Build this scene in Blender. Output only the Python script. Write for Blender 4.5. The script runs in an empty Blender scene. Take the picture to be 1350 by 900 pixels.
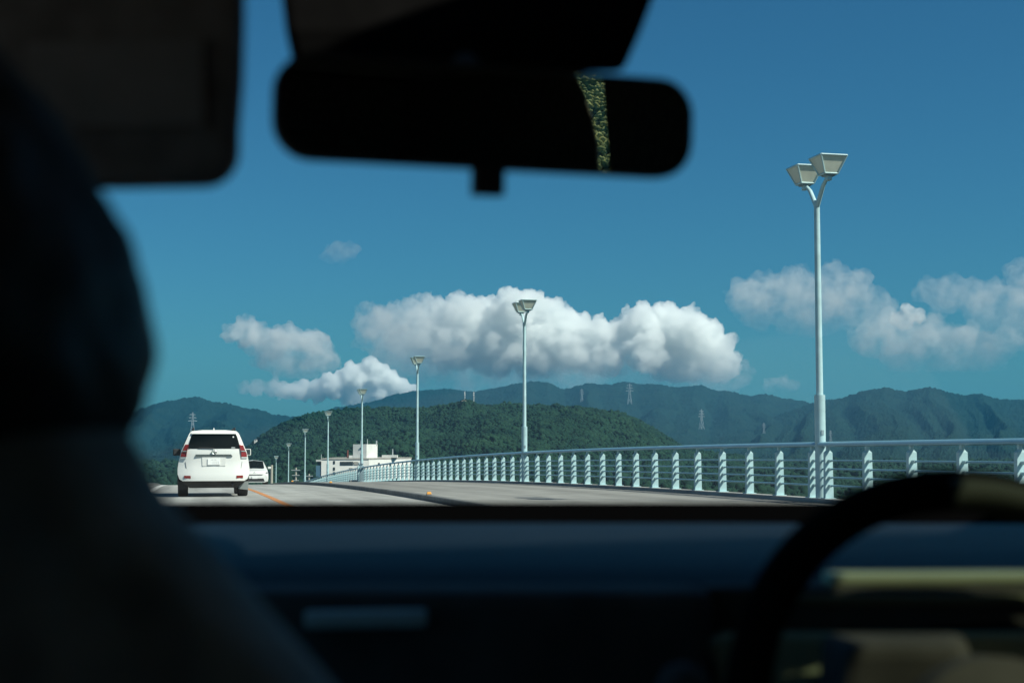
import bpy, bmesh, math, random
import numpy as np
from mathutils import Vector, Matrix
from mathutils import noise as mnoise

# ------------------------------------------------------------------ camera, world, sun, exposure
S = bpy.context.scene
EYE = 1.25                                   # eye height over the carriageway
F = 1875.0                                   # focal length in photo pixels (50 mm on a 1350 px / 36 mm frame)
PITCH = math.atan(130.0 / F)
cam = bpy.data.cameras.new('camera')
cam.lens = 50.0; cam.sensor_width = 36.0; cam.sensor_fit = 'HORIZONTAL'
cam.clip_start = 0.02; cam.clip_end = 60000
cam.dof.use_dof = True; cam.dof.focus_distance = 70.0; cam.dof.aperture_fstop = 5.6
camo = bpy.data.objects.new('camera', cam); S.collection.objects.link(camo)
camo.location = (0, 0, EYE); camo.rotation_euler = (math.pi / 2 + PITCH, 0, 0)
S.camera = camo

SUN_EL = math.radians(47.0)
SUN_AZ = math.radians(118.0)                 # clockwise from +Y: sun stands behind us to the right
SUN_DIR = Vector((math.sin(SUN_AZ) * math.cos(SUN_EL), math.cos(SUN_AZ) * math.cos(SUN_EL), math.sin(SUN_EL)))
W = bpy.data.worlds.new('World'); S.world = W; W.use_nodes = True
wn = W.node_tree; wn.nodes.clear()
wo = wn.nodes.new('ShaderNodeOutputWorld'); bg = wn.nodes.new('ShaderNodeBackground')
sky = wn.nodes.new('ShaderNodeTexSky'); sky.sky_type = 'NISHITA'; sky.sun_disc = False
sky.sun_elevation = SUN_EL; sky.sun_rotation = SUN_AZ; sky.altitude = 0
sky.air_density = 1.0; sky.dust_density = 0.6; sky.ozone_density = 1.0
tint = wn.nodes.new('ShaderNodeMix'); tint.data_type = 'RGBA'; tint.blend_type = 'MULTIPLY'
tint.inputs['Factor'].default_value = 1.0
tint.inputs['B'].default_value = (0.225, 0.685, 0.93, 1)
wn.links.new(sky.outputs['Color'], tint.inputs['A'])
wn.links.new(tint.outputs['Result'], bg.inputs['Color'])
bg.inputs['Strength'].default_value = 0.053
wn.links.new(bg.outputs['Background'], wo.inputs['Surface'])
sl = bpy.data.lights.new('sun', 'SUN'); sl.energy = 5.0; sl.angle = math.radians(0.53); sl.color = (1.0, 0.955, 0.84)
so = bpy.data.objects.new('sun', sl); S.collection.objects.link(so)
so.rotation_euler = (-SUN_DIR).to_track_quat('-Z', 'Y').to_euler()
S.view_settings.view_transform = 'Standard'; S.view_settings.look = 'None'
S.view_settings.exposure = 0.55; S.view_settings.gamma = 1.0; S.view_settings.use_curve_mapping = False
S.cycles.use_denoising = True
S.cycles.max_bounces = 16; S.cycles.volume_bounces = 16; S.cycles.transparent_max_bounces = 16
S.cycles.sample_clamp_indirect = 6.0

# ------------------------------------------------------------------ frames of reference
YAW = math.atan(0.22726)                     # the road runs this far to the left of the camera's view
RX, RY = math.cos(YAW), math.sin(YAW)        # right of the road;  forward along it = (-RY, RX)
KC = 0.0001854                               # crest of the bridge: parabola in the distance along the road

def road_z(t): return -KC * (t + 2.0) ** 2
def RP(off, t, z=0.0): return Vector((off * RX - t * RY, off * RY + t * RX, road_z(t) + z))
def CP(s, d, z): return Vector((s * RX - d * RY, s * RY + d * RX, z + EYE))       # inside our own car, from the eye
def ray(px, py):
    u = (px - 675) / F; v = (450 - py) / F
    c, s_ = math.cos(PITCH), math.sin(PITCH)
    d = Vector((u, c - v * s_, v * c + s_))
    return d / d.y
def PX(px, py, y): return ray(px, py) * y + Vector((0, 0, EYE))

# ------------------------------------------------------------------ materials
def mat(name, col, rough=0.6, metal=0.0, var=0.0, scale=5.0, bump=0.0, bscale=None, spec=0.5, coat=0.0, col2=None, detail=4.0, coord='Object', trans=0.0, emis=None):
    m = bpy.data.materials.new(name); m.use_nodes = True
    nt = m.node_tree; b = nt.nodes['Principled BSDF']
    b.inputs['Roughness'].default_value = rough; b.inputs['Metallic'].default_value = metal
    b.inputs['Specular IOR Level'].default_value = spec
    b.inputs['Coat Weight'].default_value = coat; b.inputs['Coat Roughness'].default_value = 0.08
    b.inputs['Transmission Weight'].default_value = trans
    c = (*col, 1)
    b.inputs['Base Color'].default_value = c
    if var > 0 or col2 or bump > 0:
        tc = nt.nodes.new('ShaderNodeTexCoord')
        src = tc.outputs[coord]
        if coord == 'World':
            pass
    if var > 0 or col2:
        n = nt.nodes.new('ShaderNodeTexNoise'); n.inputs['Scale'].default_value = scale; n.inputs['Detail'].default_value = detail
        nt.links.new(src, n.inputs['Vector'])
        r = nt.nodes.new('ShaderNodeValToRGB')
        r.color_ramp.elements[0].position = 0.32; r.color_ramp.elements[1].position = 0.68
        if col2: c0, c1 = c, (*col2, 1)
        else:
            c0 = tuple(x * (1 - var) for x in col) + (1,); c1 = tuple(min(1, x * (1 + var)) for x in col) + (1,)
        r.color_ramp.elements[0].color = c0; r.color_ramp.elements[1].color = c1
        nt.links.new(n.outputs['Fac'], r.inputs['Fac']); nt.links.new(r.outputs['Color'], b.inputs['Base Color'])
    if bump > 0:
        n2 = nt.nodes.new('ShaderNodeTexNoise'); n2.inputs['Scale'].default_value = bscale or scale * 4; n2.inputs['Detail'].default_value = 5
        nt.links.new(src, n2.inputs['Vector'])
        bp = nt.nodes.new('ShaderNodeBump'); bp.inputs['Strength'].default_value = bump; bp.inputs['Distance'].default_value = 0.02
        nt.links.new(n2.outputs['Fac'], bp.inputs['Height']); nt.links.new(bp.outputs['Normal'], b.inputs['Normal'])
    return m

def pane_mat(name, tintc, gloss=0.05, rough=0.0):
    m = bpy.data.materials.new(name); m.use_nodes = True
    nt = m.node_tree; nt.nodes.clear()
    o = nt.nodes.new('ShaderNodeOutputMaterial'); mx = nt.nodes.new('ShaderNodeMixShader')
    t = nt.nodes.new('ShaderNodeBsdfTransparent'); g = nt.nodes.new('ShaderNodeBsdfGlossy')
    t.inputs['Color'].default_value = (*tintc, 1); g.inputs['Roughness'].default_value = rough
    mx.inputs['Fac'].default_value = gloss
    nt.links.new(t.outputs[0], mx.inputs[1]); nt.links.new(g.outputs[0], mx.inputs[2]); nt.links.new(mx.outputs[0], o.inputs['Surface'])
    return m

def cloud_mat(density, zb, zt, soft, seed, fade=None, low=0.10):
    m = vol_mat('cloud_droplets', density, (0.984, 0.995, 0.995), 0.35)
    nt = m.node_tree; p = nt.nodes['Principled Volume']
    tc = nt.nodes.new('ShaderNodeTexCoord'); mp = nt.nodes.new('ShaderNodeMapping'); mp.inputs['Location'].default_value = (seed * 131.0, 0, 0)
    nt.links.new(tc.outputs['Object'], mp.inputs['Vector'])
    nz = nt.nodes.new('ShaderNodeTexNoise'); nz.inputs['Scale'].default_value = 0.011; nz.inputs['Detail'].default_value = 3.5; nz.inputs['Roughness'].default_value = 0.6
    nt.links.new(mp.outputs[0], nz.inputs['Vector'])
    r1 = nt.nodes.new('ShaderNodeMapRange'); r1.interpolation_type = 'SMOOTHSTEP'
    r1.inputs['From Min'].default_value = 0.30 + 0.14 * soft; r1.inputs['From Max'].default_value = 0.62; r1.inputs['To Min'].default_value = 0.35 * (1 - soft); r1.inputs['To Max'].default_value = 1.5
    nt.links.new(nz.outputs['Fac'], r1.inputs['Value'])
    sx = nt.nodes.new('ShaderNodeSeparateXYZ'); nt.links.new(tc.outputs['Object'], sx.inputs[0])
    r2 = nt.nodes.new('ShaderNodeMapRange'); r2.inputs['From Min'].default_value = zb; r2.inputs['From Max'].default_value = zt
    r2.inputs['To Min'].default_value = low; r2.inputs['To Max'].default_value = 1.0
    nt.links.new(sx.outputs['Z'], r2.inputs['Value'])
    m1_ = nt.nodes.new('ShaderNodeMath'); m1_.operation = 'MULTIPLY'; nt.links.new(r1.outputs[0], m1_.inputs[0]); nt.links.new(r2.outputs[0], m1_.inputs[1])
    m2_ = nt.nodes.new('ShaderNodeMath'); m2_.operation = 'MULTIPLY'; nt.links.new(m1_.outputs[0], m2_.inputs[0]); m2_.inputs[1].default_value = density
    out = m2_.outputs[0]
    if fade:                                   # one end of the bank is thinner
        r3 = nt.nodes.new('ShaderNodeMapRange'); r3.interpolation_type = 'SMOOTHSTEP'
        r3.inputs['From Min'].default_value = fade[0]; r3.inputs['From Max'].default_value = fade[1]; r3.inputs['To Min'].default_value = 0.16; r3.inputs['To Max'].default_value = 1.0
        nt.links.new(sx.outputs['X'], r3.inputs['Value'])
        m3_ = nt.nodes.new('ShaderNodeMath'); m3_.operation = 'MULTIPLY'; nt.links.new(out, m3_.inputs[0]); nt.links.new(r3.outputs[0], m3_.inputs[1]); out = m3_.outputs[0]
    nt.links.new(out, p.inputs['Density'])
    return m

def vol_mat(name, density, color=(1, 1, 1), aniso=0.0):
    m = bpy.data.materials.new(name); m.use_nodes = True
    nt = m.node_tree; nt.nodes.clear()
    o = nt.nodes.new('ShaderNodeOutputMaterial'); p = nt.nodes.new('ShaderNodeVolumePrincipled')
    p.inputs['Color'].default_value = (*color, 1); p.inputs['Density'].default_value = density; p.inputs['Anisotropy'].default_value = aniso
    nt.links.new(p.outputs[0], o.inputs['Volume'])
    return m

M = {}
def streaks(m, amount):
    """long wear marks along the lanes"""
    nt = m.node_tree; bs = nt.nodes['Principled BSDF']; src = bs.inputs['Base Color'].links[0].from_socket
    tc = nt.nodes.new('ShaderNodeTexCoord'); mp = nt.nodes.new('ShaderNodeMapping'); mp.vector_type = 'TEXTURE'; mp.inputs['Rotation'].default_value = (0, 0, YAW); mp.inputs['Scale'].default_value = (0.9, 28.0, 1)
    n = nt.nodes.new('ShaderNodeTexNoise'); n.inputs['Scale'].default_value = 1.4; n.inputs['Detail'].default_value = 5
    nt.links.new(tc.outputs['Object'], mp.inputs['Vector']); nt.links.new(mp.outputs[0], n.inputs['Vector'])
    rp = nt.nodes.new('ShaderNodeValToRGB'); rp.color_ramp.elements[0].position = 0.35; rp.color_ramp.elements[1].position = 0.65
    rp.color_ramp.elements[0].color = (1 - amount,) * 3 + (1,); rp.color_ramp.elements[1].color = (1 + amount * 0.5,) * 3 + (1,)
    nt.links.new(n.outputs['Fac'], rp.inputs['Fac'])
    mx = nt.nodes.new('ShaderNodeMix'); mx.data_type = 'RGBA'; mx.blend_type = 'MULTIPLY'; mx.inputs['Factor'].default_value = 1.0
    nt.links.new(src, mx.inputs['A']); nt.links.new(rp.outputs['Color'], mx.inputs['B']); nt.links.new(mx.outputs['Result'], bs.inputs['Base Color'])
M['asphalt'] = mat('asphalt', (0.28, 0.285, 0.27), 0.9, var=0.16, scale=1.6, bump=0.4, bscale=60, spec=0.2)
M['paving'] = mat('pavement_concrete', (0.215, 0.215, 0.20), 0.9, var=0.15, scale=1.2, bump=0.35, bscale=30, spec=0.2)
streaks(M['asphalt'], 0.28); streaks(M['paving'], 0.22)
M['kerb'] = mat('kerb_stone', (0.16, 0.165, 0.16), 0.9, var=0.25, scale=3, bump=0.4, spec=0.2)
M['deck'] = mat('deck_concrete', (0.26, 0.26, 0.25), 0.9, var=0.2, scale=0.6)
M['orange_paint'] = mat('orange_paint', (0.46, 0.19, 0.06), 0.7, var=0.18, scale=3)
M['white_paint'] = mat('white_paint', (0.72, 0.72, 0.69), 0.7, var=0.12, scale=3)
M['steel'] = mat('pale_blue_steel', (0.39, 0.56, 0.58), 0.45, var=0.13, scale=3.5, spec=0.4)
M['steel_joint'] = mat('joint_steel', (0.25, 0.33, 0.36), 0.5, spec=0.4)
M['rail_steel'] = mat('handrail_steel', (0.19, 0.38, 0.48), 0.35, metal=0.2, var=0.06, scale=2)
M['lamp_glass'] = mat('lamp_glass', (0.60, 0.62, 0.51), 0.4, var=0.08, scale=6)
M['lens_amber'] = mat('amber_lens', (0.62, 0.27, 0.03), 0.4)
M['car_white'] = mat('white_car_paint', (0.66, 0.67, 0.64), 0.35, coat=0.4, var=0.02, scale=1.5)
M['glass_dark'] = mat('dark_glass', (0.005, 0.008, 0.009), 0.08, spec=0.1)
M['rubber'] = mat('tyre_rubber', (0.02, 0.02, 0.02), 0.85, var=0.3, scale=20)
M['black_plastic'] = mat('black_plastic', (0.018, 0.019, 0.02), 0.6, var=0.2, scale=12)
M['alloy'] = mat('alloy', (0.45, 0.46, 0.47), 0.35, metal=0.8)
M['chrome'] = mat('chrome', (0.16, 0.19, 0.19), 0.22, metal=0.7)
M['red_lens'] = mat('red_lens', (0.20, 0.014, 0.010), 0.25, coat=0.5)
M['clear_lens'] = mat('clear_lens', (0.55, 0.58, 0.58), 0.15)
M['plate'] = mat('plate_white', (0.80, 0.81, 0.79), 0.5)
M['plate_ink'] = mat('plate_ink', (0.60, 0.63, 0.62), 0.6)
M['mud_grey'] = mat('mud_flap_grey', (0.22, 0.25, 0.25), 0.8)
M['render_white'] = mat('building_render', (0.68, 0.68, 0.64), 0.85, var=0.08, scale=0.35)
M['roof_grey'] = mat('roof_grey', (0.28, 0.27, 0.24), 0.8, var=0.15, scale=0.4)
M['window_dark'] = mat('building_window', (0.03, 0.04, 0.045), 0.2)
M['blue_glass'] = mat('stair_glass', (0.10, 0.20, 0.28), 0.2)
M['rust'] = mat('rusty_flue', (0.30, 0.10, 0.07), 0.8)
M['pole_concrete'] = mat('pole_concrete', (0.36, 0.34, 0.28), 0.8)
M['galv'] = mat('galvanised_steel', (0.42, 0.45, 0.45), 0.5)
M['pylon'] = mat('pylon_steel', (0.30, 0.35, 0.37), 0.6)
M['pinkish'] = mat('pink_render', (0.50, 0.40, 0.34), 0.8)

# ------------------------------------------------------------------ mesh helpers
class MB:
    def __init__(self): self.v = []; self.f = []
    def add(self, vs, fs):
        o = len(self.v); self.v += [tuple(p) for p in vs]; self.f += [tuple(i + o for i in f) for f in fs]; return self
    def box(self, c, size, mtx=None):
        x, y, z = size[0] / 2, size[1] / 2, size[2] / 2
        vs = [Vector(p) for p in ((-x, -y, -z), (x, -y, -z), (x, y, -z), (-x, y, -z), (-x, -y, z), (x, -y, z), (x, y, z), (-x, y, z))]
        if mtx is not None: vs = [mtx @ p for p in vs]
        vs = [p + Vector(c) for p in vs]
        return self.add(vs, [(0, 3, 2, 1), (4, 5, 6, 7), (0, 1, 5, 4), (1, 2, 6, 5), (2, 3, 7, 6), (3, 0, 4, 7)])
    def frustum(self, c0, s0, c1, s1):
        vs = [(c0[0] + a * s0[0] / 2, c0[1] + b * s0[1] / 2, c0[2]) for a, b in ((-1, -1), (1, -1), (1, 1), (-1, 1))]
        vs += [(c1[0] + a * s1[0] / 2, c1[1] + b * s1[1] / 2, c1[2]) for a, b in ((-1, -1), (1, -1), (1, 1), (-1, 1))]
        return self.add(vs, [(0, 3, 2, 1), (4, 5, 6, 7), (0, 1, 5, 4), (1, 2, 6, 5), (2, 3, 7, 6), (3, 0, 4, 7)])
    def tube(self, pts, r, n=12, cap=True):
        pts = [Vector(p) for p in pts]; rs = r if isinstance(r, (list, tuple)) else [r] * len(pts)
        up = Vector((0, 0, 1)); rings = []
        for i, p in enumerate(pts):
            d = (pts[min(i + 1, len(pts) - 1)] - pts[max(i - 1, 0)]).normalized()
            a = d.cross(up)
            if a.length < 1e-3: a = d.cross(Vector((0, 1, 0)))
            a.normalize(); b = d.cross(a).normalized()
            rings.append([p + (a * math.cos(2 * math.pi * k / n) + b * math.sin(2 * math.pi * k / n)) * rs[i] for k in range(n)])
        return self.loft(rings, cap)
    def loft(self, rings, cap=True, closed=True):
        n = len(rings[0]); vs = [p for r in rings for p in r]; fs = []
        for i in range(len(rings) - 1):
            for k in range(n if closed else n - 1):
                fs.append((i * n + k, i * n + (k + 1) % n, (i + 1) * n + (k + 1) % n, (i + 1) * n + k))
        if cap and closed:
            fs.append(tuple(range(n))[::-1]); fs.append(tuple((len(rings) - 1) * n + k for k in range(n)))
        return self.add(vs, fs)
    def prism(self, poly, off):
        """poly: 3-D points of a flat outline; off: extrusion vector"""
        off = Vector(off); n = len(poly); vs = [Vector(p) for p in poly] + [Vector(p) + off for p in poly]
        fs = [tuple(range(n))[::-1], tuple(range(n, 2 * n))] + [(k, (k + 1) % n, n + (k + 1) % n, n + k) for k in range(n)]
        return self.add(vs, fs)
    def build(self, name, m, parent=None, smooth=False, bevel=0.0, sub=0, angle=40, fix=True):
        me = bpy.data.meshes.new(name); me.from_pydata(self.v, [], self.f)
        if fix:
            bm = bmesh.new(); bm.from_mesh(me); bmesh.ops.recalc_face_normals(bm, faces=bm.faces)
            if bevel > 0:
                ed = [e for e in bm.edges if len(e.link_faces) == 2 and e.calc_face_angle(0) > math.radians(30)]
                bmesh.ops.bevel(bm, geom=ed, offset=bevel, segments=2, profile=0.6, affect='EDGES', clamp_overlap=True)
            bm.to_mesh(me); bm.free()
        me.materials.append(m if not isinstance(m, str) else M[m])
        if smooth:
            me.shade_smooth()
            me.set_sharp_from_angle(angle=math.radians(angle))
        o = bpy.data.objects.new(name, me); S.collection.objects.link(o)
        if sub:
            md = o.modifiers.new('subdivision', 'SUBSURF'); md.levels = sub; md.render_levels = sub
        if parent is not None: o.parent = parent
        return o

def tag(o, label=None, cat=None, group=None, kind=None):
    if label: o['label'] = label
    if cat: o['category'] = cat
    if group: o['group'] = group
    if kind: o['kind'] = kind
    return o
def empty(name, loc=(0, 0, 0), rz=0.0):
    o = bpy.data.objects.new(name, None); S.collection.objects.link(o); o.location = loc; o.rotation_euler = (0, 0, rz)
    o.empty_display_size = 0.3
    return o
def kids(o): return list(o.children)
def copy_tree(o, parent=None):
    c = o.copy(); S.collection.objects.link(c)
    if parent is not None: c.parent = parent
    for ch in kids(o): copy_tree(ch, c)
    return c
def np_mesh(name, V, Fq, m, smooth=True):
    me = bpy.data.meshes.new(name); V = np.ascontiguousarray(V, dtype=np.float32); Fq = np.ascontiguousarray(Fq, dtype=np.int32)
    k = Fq.shape[1]
    me.vertices.add(len(V)); me.vertices.foreach_set('co', V.ravel())
    me.loops.add(Fq.size); me.loops.foreach_set('vertex_index', Fq.ravel())
    me.polygons.add(len(Fq)); me.polygons.foreach_set('loop_start', np.arange(0, Fq.size, k, dtype=np.int32))
    me.update(calc_edges=True); me.validate()
    if smooth: me.shade_smooth()
    me.materials.append(m)
    o = bpy.data.objects.new(name, me); S.collection.objects.link(o)
    return o
def evaluated_mesh(o):
    dg = bpy.context.evaluated_depsgraph_get(); dg.update()
    return bpy.data.meshes.new_from_object(o.evaluated_get(dg))

def vnoise(x, y, seed=0):
    xi = np.floor(x).astype(np.int64); yi = np.floor(y).astype(np.int64); fx = x - xi; fy = y - yi
    def h(a, b):
        n = (a * 374761393 + b * 668265263 + seed * 974711) & 0x7fffffff
        n = (n ^ (n >> 13)) * 1274126177 & 0x7fffffff
        return ((n ^ (n >> 16)) & 0xffff) / 65535.0
    sx = fx * fx * (3 - 2 * fx); sy = fy * fy * (3 - 2 * fy)
    return (h(xi, yi) * (1 - sx) + h(xi + 1, yi) * sx) * (1 - sy) + (h(xi, yi + 1) * (1 - sx) + h(xi + 1, yi + 1) * sx) * sy
def fbm(x, y, o=4, seed=0):
    a = 0.5; s = 0; t = 0
    for k in range(o):
        s = s + a * vnoise(x, y, seed + k * 17); t += a; x = x * 2.03 + 5.1; y = y * 2.03 + 1.7; a *= 0.5
    return s / t

# ------------------------------------------------------------------ the bridge
def strip(name, prof, t0, t1, m, nt=70, kind='structure', closed=True, smooth=True):
    """sweep a cross-section (offset, height) along the road"""
    rings = [[RP(o_, t, z) for o_, z in prof] for t in np.linspace(t0, t1, nt)]
    ob = MB().loft(rings, True, closed).build(name, m, smooth=smooth, angle=30)
    return tag(ob, kind=kind)
T0, T1 = -60, 330
RZ = 0.06                                     # carriageway surface
KERB, RAILO, LEFTK = 5.5, 12.29, -1.75
strip('road', [(LEFTK, RZ), (KERB, RZ), (KERB, -0.3), (LEFTK, -0.3)], T0, T1, M['asphalt'], 110)
strip('kerb', [(KERB, -0.28), (KERB, 0.165), (KERB + 0.02, 0.185), (KERB + 0.20, 0.185), (KERB + 0.20, -0.28)], T0, T1, M['kerb'], 110)
strip('pavement', [(KERB + 0.20, -0.28), (KERB + 0.20, 0.175), (RAILO - 0.16, 0.165), (RAILO - 0.16, -0.28)], T0, T1, M['paving'], 110)
pl = strip('bridge_parapet', [(RAILO - 0.16, -1.2), (RAILO - 0.16, 0.25), (RAILO + 0.16, 0.25), (RAILO + 0.22, -1.2)], T0, T1, M['deck'], 110)
strip('left_kerb', [(LEFTK - 0.2, -0.28), (LEFTK - 0.2, 0.185), (LEFTK, 0.185), (LEFTK, -0.28)], T0, T1, M['kerb'], 110)
strip('left_pavement', [(LEFTK - 6.2, -0.28), (LEFTK - 6.2, 0.175), (LEFTK - 0.2, 0.175), (LEFTK - 0.2, -0.28)], T0, T1, M['paving'], 110)
strip('bridge_deck', [(LEFTK - 6.4, -0.32), (RAILO - 0.165, -0.32), (RAILO - 0.165, -1.6), (LEFTK - 6.4, -1.6)], T0, T1, M['deck'], 110)
strip('centre_line', [(2.02, RZ + 0.001), (2.02, RZ + 0.005), (2.18, RZ + 0.005), (2.18, RZ + 0.001)], T0, T1, M['orange_paint'], 110)
strip('edge_line', [(-1.28, RZ + 0.001), (-1.28, RZ + 0.005), (-1.06, RZ + 0.005), (-1.06, RZ + 0.001)], T0, T1, M['white_paint'], 110)

# ---- railings: one section per bay between two street lamps
LT0, LDT = 26.37, 25.65
lampT = [LT0 + LDT * i for i in range(8)]
PLZ = 0.25                                    # top of the parapet
post_me = None
def rail_section(ta, tb, label, first=None):
    tm = 0.5 * (ta + tb)
    root = empty('railing', RP(RAILO, tm, PLZ), YAW)
    tag(root, label, 'railing', 'railing sections along the bridge')
    base = RP(RAILO, tm, PLZ)
    def L(off, t, z):
        p = RP(RAILO + off, t, PLZ + z) - base
        return Vector((p.x * RX + p.y * RY, -p.x * RY + p.y * RX, p.z))
    t_s = ta if first is None else first
    n = 8
    ts = np.linspace(t_s + 0.03, tb - 0.03, n)
    hr = MB(); prof = [(-0.085, 1.03), (-0.09, 1.06), (-0.06, 1.10), (0.0, 1.115), (0.06, 1.10), (0.09, 1.06), (0.085, 1.03), (0.0, 1.015)]
    hr.loft([[L(a, t, z) for a, z in prof] for t in ts]).build('handrail', M['rail_steel'], root, smooth=True)
    for z in (0.255, 0.415, 0.58, 0.745):
        MB().tube([L(0, t, z) for t in ts], 0.018, 8).build('horizontal_bar', M['rail_steel'], root, smooth=True)
    k = 16; step = (LDT - 0.72) / (k - 1)
    global post_me
    for j in range(k):
        t = ta + 0.36 + step * j
        if first is not None and t < first: continue
        if post_me is None:
            mb = MB()
            mb.loft([[(-0.086, -0.05, 0.001), (0.086, -0.05, 0.001), (0.086, 0.05, 0.001), (-0.086, 0.05, 0.001)],
                     [(-0.076, -0.045, 0.90), (0.076, -0.045, 0.90), (0.076, 0.045, 0.90), (-0.076, 0.045, 0.90)],
                     [(-0.03, -0.035, 0.945), (0.03, -0.035, 0.945), (0.03, 0.035, 0.945), (-0.03, 0.035, 0.945)],
                     [(-0.03, -0.03, 1.03), (0.03, -0.03, 1.03), (0.03, 0.03, 1.03), (-0.03, 0.03, 1.03)]])
            for zb_ in (0.255, 0.415, 0.58, 0.745): mb.tube([(0, -0.14, zb_), (0, 0.14, zb_)], 0.031, 10)
            mb.box((0, 0, 0.009), (0.24, 0.20, 0.014))
            o = mb.build('post', M['steel'], root); post_me = o.data
        else:
            o = bpy.data.objects.new('post', post_me); S.collection.objects.link(o); o.parent = root
        o.location = L(0, t, 0)
    return root
secs = [(LT0 - LDT, LT0, 'blue steel railing section nearest us, behind the steering wheel, up to the tallest lamp', 14.0),
        (lampT[0], lampT[1], 'blue steel bridge railing section between the tallest lamp and the lamp crossing the big cloud', None),
        (lampT[1], lampT[2], 'railing section between the lamp crossing the big cloud and the next lamp beyond', None),
        (lampT[2], lampT[3], 'tightly foreshortened railing section just right of the gap in front of the white building', None),
        (lampT[3], lampT[4], 'distant railing section sloping down just left of the gap, in front of the white building', None),
        (lampT[4], lampT[5], 'farthest visible railing section, a low sliver sinking behind the pavement crest', None)]
for a, b, lab, fi in secs: rail_section(a, b, lab, fi)
# the joint by the fourth lamp: end posts with finials and a concrete block
for dt, lab in ((-0.75, 'thick railing end post with a small finial right of the fourth street lamp'), (0.75, 'thick railing end post with a small finial left of the fourth street lamp')):
    r_ = empty('end_post', RP(RAILO - 0.06, lampT[3] + dt, PLZ), YAW)
    tag(r_, lab, 'end post', 'end posts at the railing gap')
    MB().frustum((0, 0, 0.0), (0.3, 0.3), (0, 0, 1.2), (0.27, 0.27)).build('shaft', M['steel_joint'] if dt < 0 else M['steel'], r_, bevel=0.01)
    MB().tube([(0, 0, 1.2), (0, 0, 1.26), (0, 0, 1.34), (0, 0, 1.42), (0, 0, 1.46)], [0.05, 0.06, 0.13, 0.10, 0.02], 12).build('finial', M['steel_joint'], r_, smooth=True)
blk = MB().frustum((0, 0, 0), (0.6, 1.1), (0, 0, 0.26), (0.5, 1.0)).build('concrete_block', M['deck'], bevel=0.02)
blk.location = RP(RAILO - 0.18, lampT[3], PLZ - 0.085) + Vector((-0.4, 0, 0)); blk.rotation_euler = (0, 0, YAW)
tag(blk, 'low concrete block at the foot of the lamp in the railing gap', 'block')

# ---- street lamps
def make_lamp():
    root = empty('street_lamp')
    MB().tube([(0, 0, 0), (0, 0, 2.2)], 0.108, 20).build('lower_pole', M['steel'], root, smooth=True)
    MB().tube([(0, 0, 2.2), (0, 0, 2.23), (0, 0, 6.02), (0, 0, 6.12)], [0.075, 0.070, 0.058, 0.058], 20).build('upper_pole', M['steel'], root, smooth=True)
    MB().box((0, -0.105, 1.45), (0.05, 0.02, 0.10)).build('service_hatch', M['steel_joint'], root)
    MB().frustum((0, 0, 0), (0.34, 0.34), (0, 0, 0.03), (0.34, 0.34)).build('base_plate', M['steel_joint'], root, bevel=0.004)
    for sg in (-1, 1):
        MB().tube([(0, sg * 0.02, 6.0), (0, sg * 0.30, 6.36), (0, sg * 0.50, 6.50)], [0.05, 0.042, 0.036], 10).build('arm', M['steel'], root, smooth=True)
        h = MB().frustum((0, sg * 0.55, 6.555), (0.27, 0.27), (0, sg * 0.55, 6.89), (0.545, 0.545)).build('lamp_head', M['lamp_glass'], root)
        fr = MB()
        def ed(a, b, w=0.017):
            fr.tube([a, b], w, 6)
        cb = [Vector((x * 0.137, sg * 0.55 + y * 0.137, 6.55)) for x, y in ((-1, -1), (1, -1), (1, 1), (-1, 1))]
        ct = [Vector((x * 0.276, sg * 0.55 + y * 0.276, 6.893)) for x, y in ((-1, -1), (1, -1), (1, 1), (-1, 1))]
        for k in range(4):
            ed(cb[k], ct[k]); ed(cb[k], cb[(k + 1) % 4], 0.018); ed(ct[k], ct[(k + 1) % 4], 0.02)
        fr.box((0, sg * 0.55, 6.90), (0.552, 0.552, 0.02))
        fr.build('frame', M['steel'], h, smooth=False)
        MB().box((0, sg * 0.55, 6.53), (0.20, 0.20, 0.05)).build('head_base', M['steel_joint'], h, bevel=0.006)
        MB().box((0, sg * 0.55, 6.47), (0.09, 0.15, 0.09)).build('mounting', M['steel'], h, bevel=0.01)
    return root
lamp_labels = [
    'tall pale blue twin-headed street lamp nearest us, standing against open blue sky at the right',
    'pale blue twin-headed street lamp crossing the middle of the big white cloud',
    'pale blue twin-headed street lamp just left of the big cloud, above the wooded hill',
    'pale blue street lamp in the railing gap, in front of the white building tower',
    'thin street lamp rising at the left end of the white building',
    'thin street lamp between the white building and the utility pole, third from the oncoming car',
    'small thin street lamp second from the oncoming white car, against the hill foot',
    'smallest and farthest street lamp, right beside the oncoming white car']
lp0 = make_lamp()
for i, t in enumerate(lampT):
    o = lp0 if i == 0 else copy_tree(lp0)
    o.location = RP(RAILO + 0.01, t, PLZ - 0.15); o.rotation_euler = (0, 0, YAW)
    tag(o, lamp_labels[i], 'street lamp', 'twin-headed street lamps along the bridge')

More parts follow.
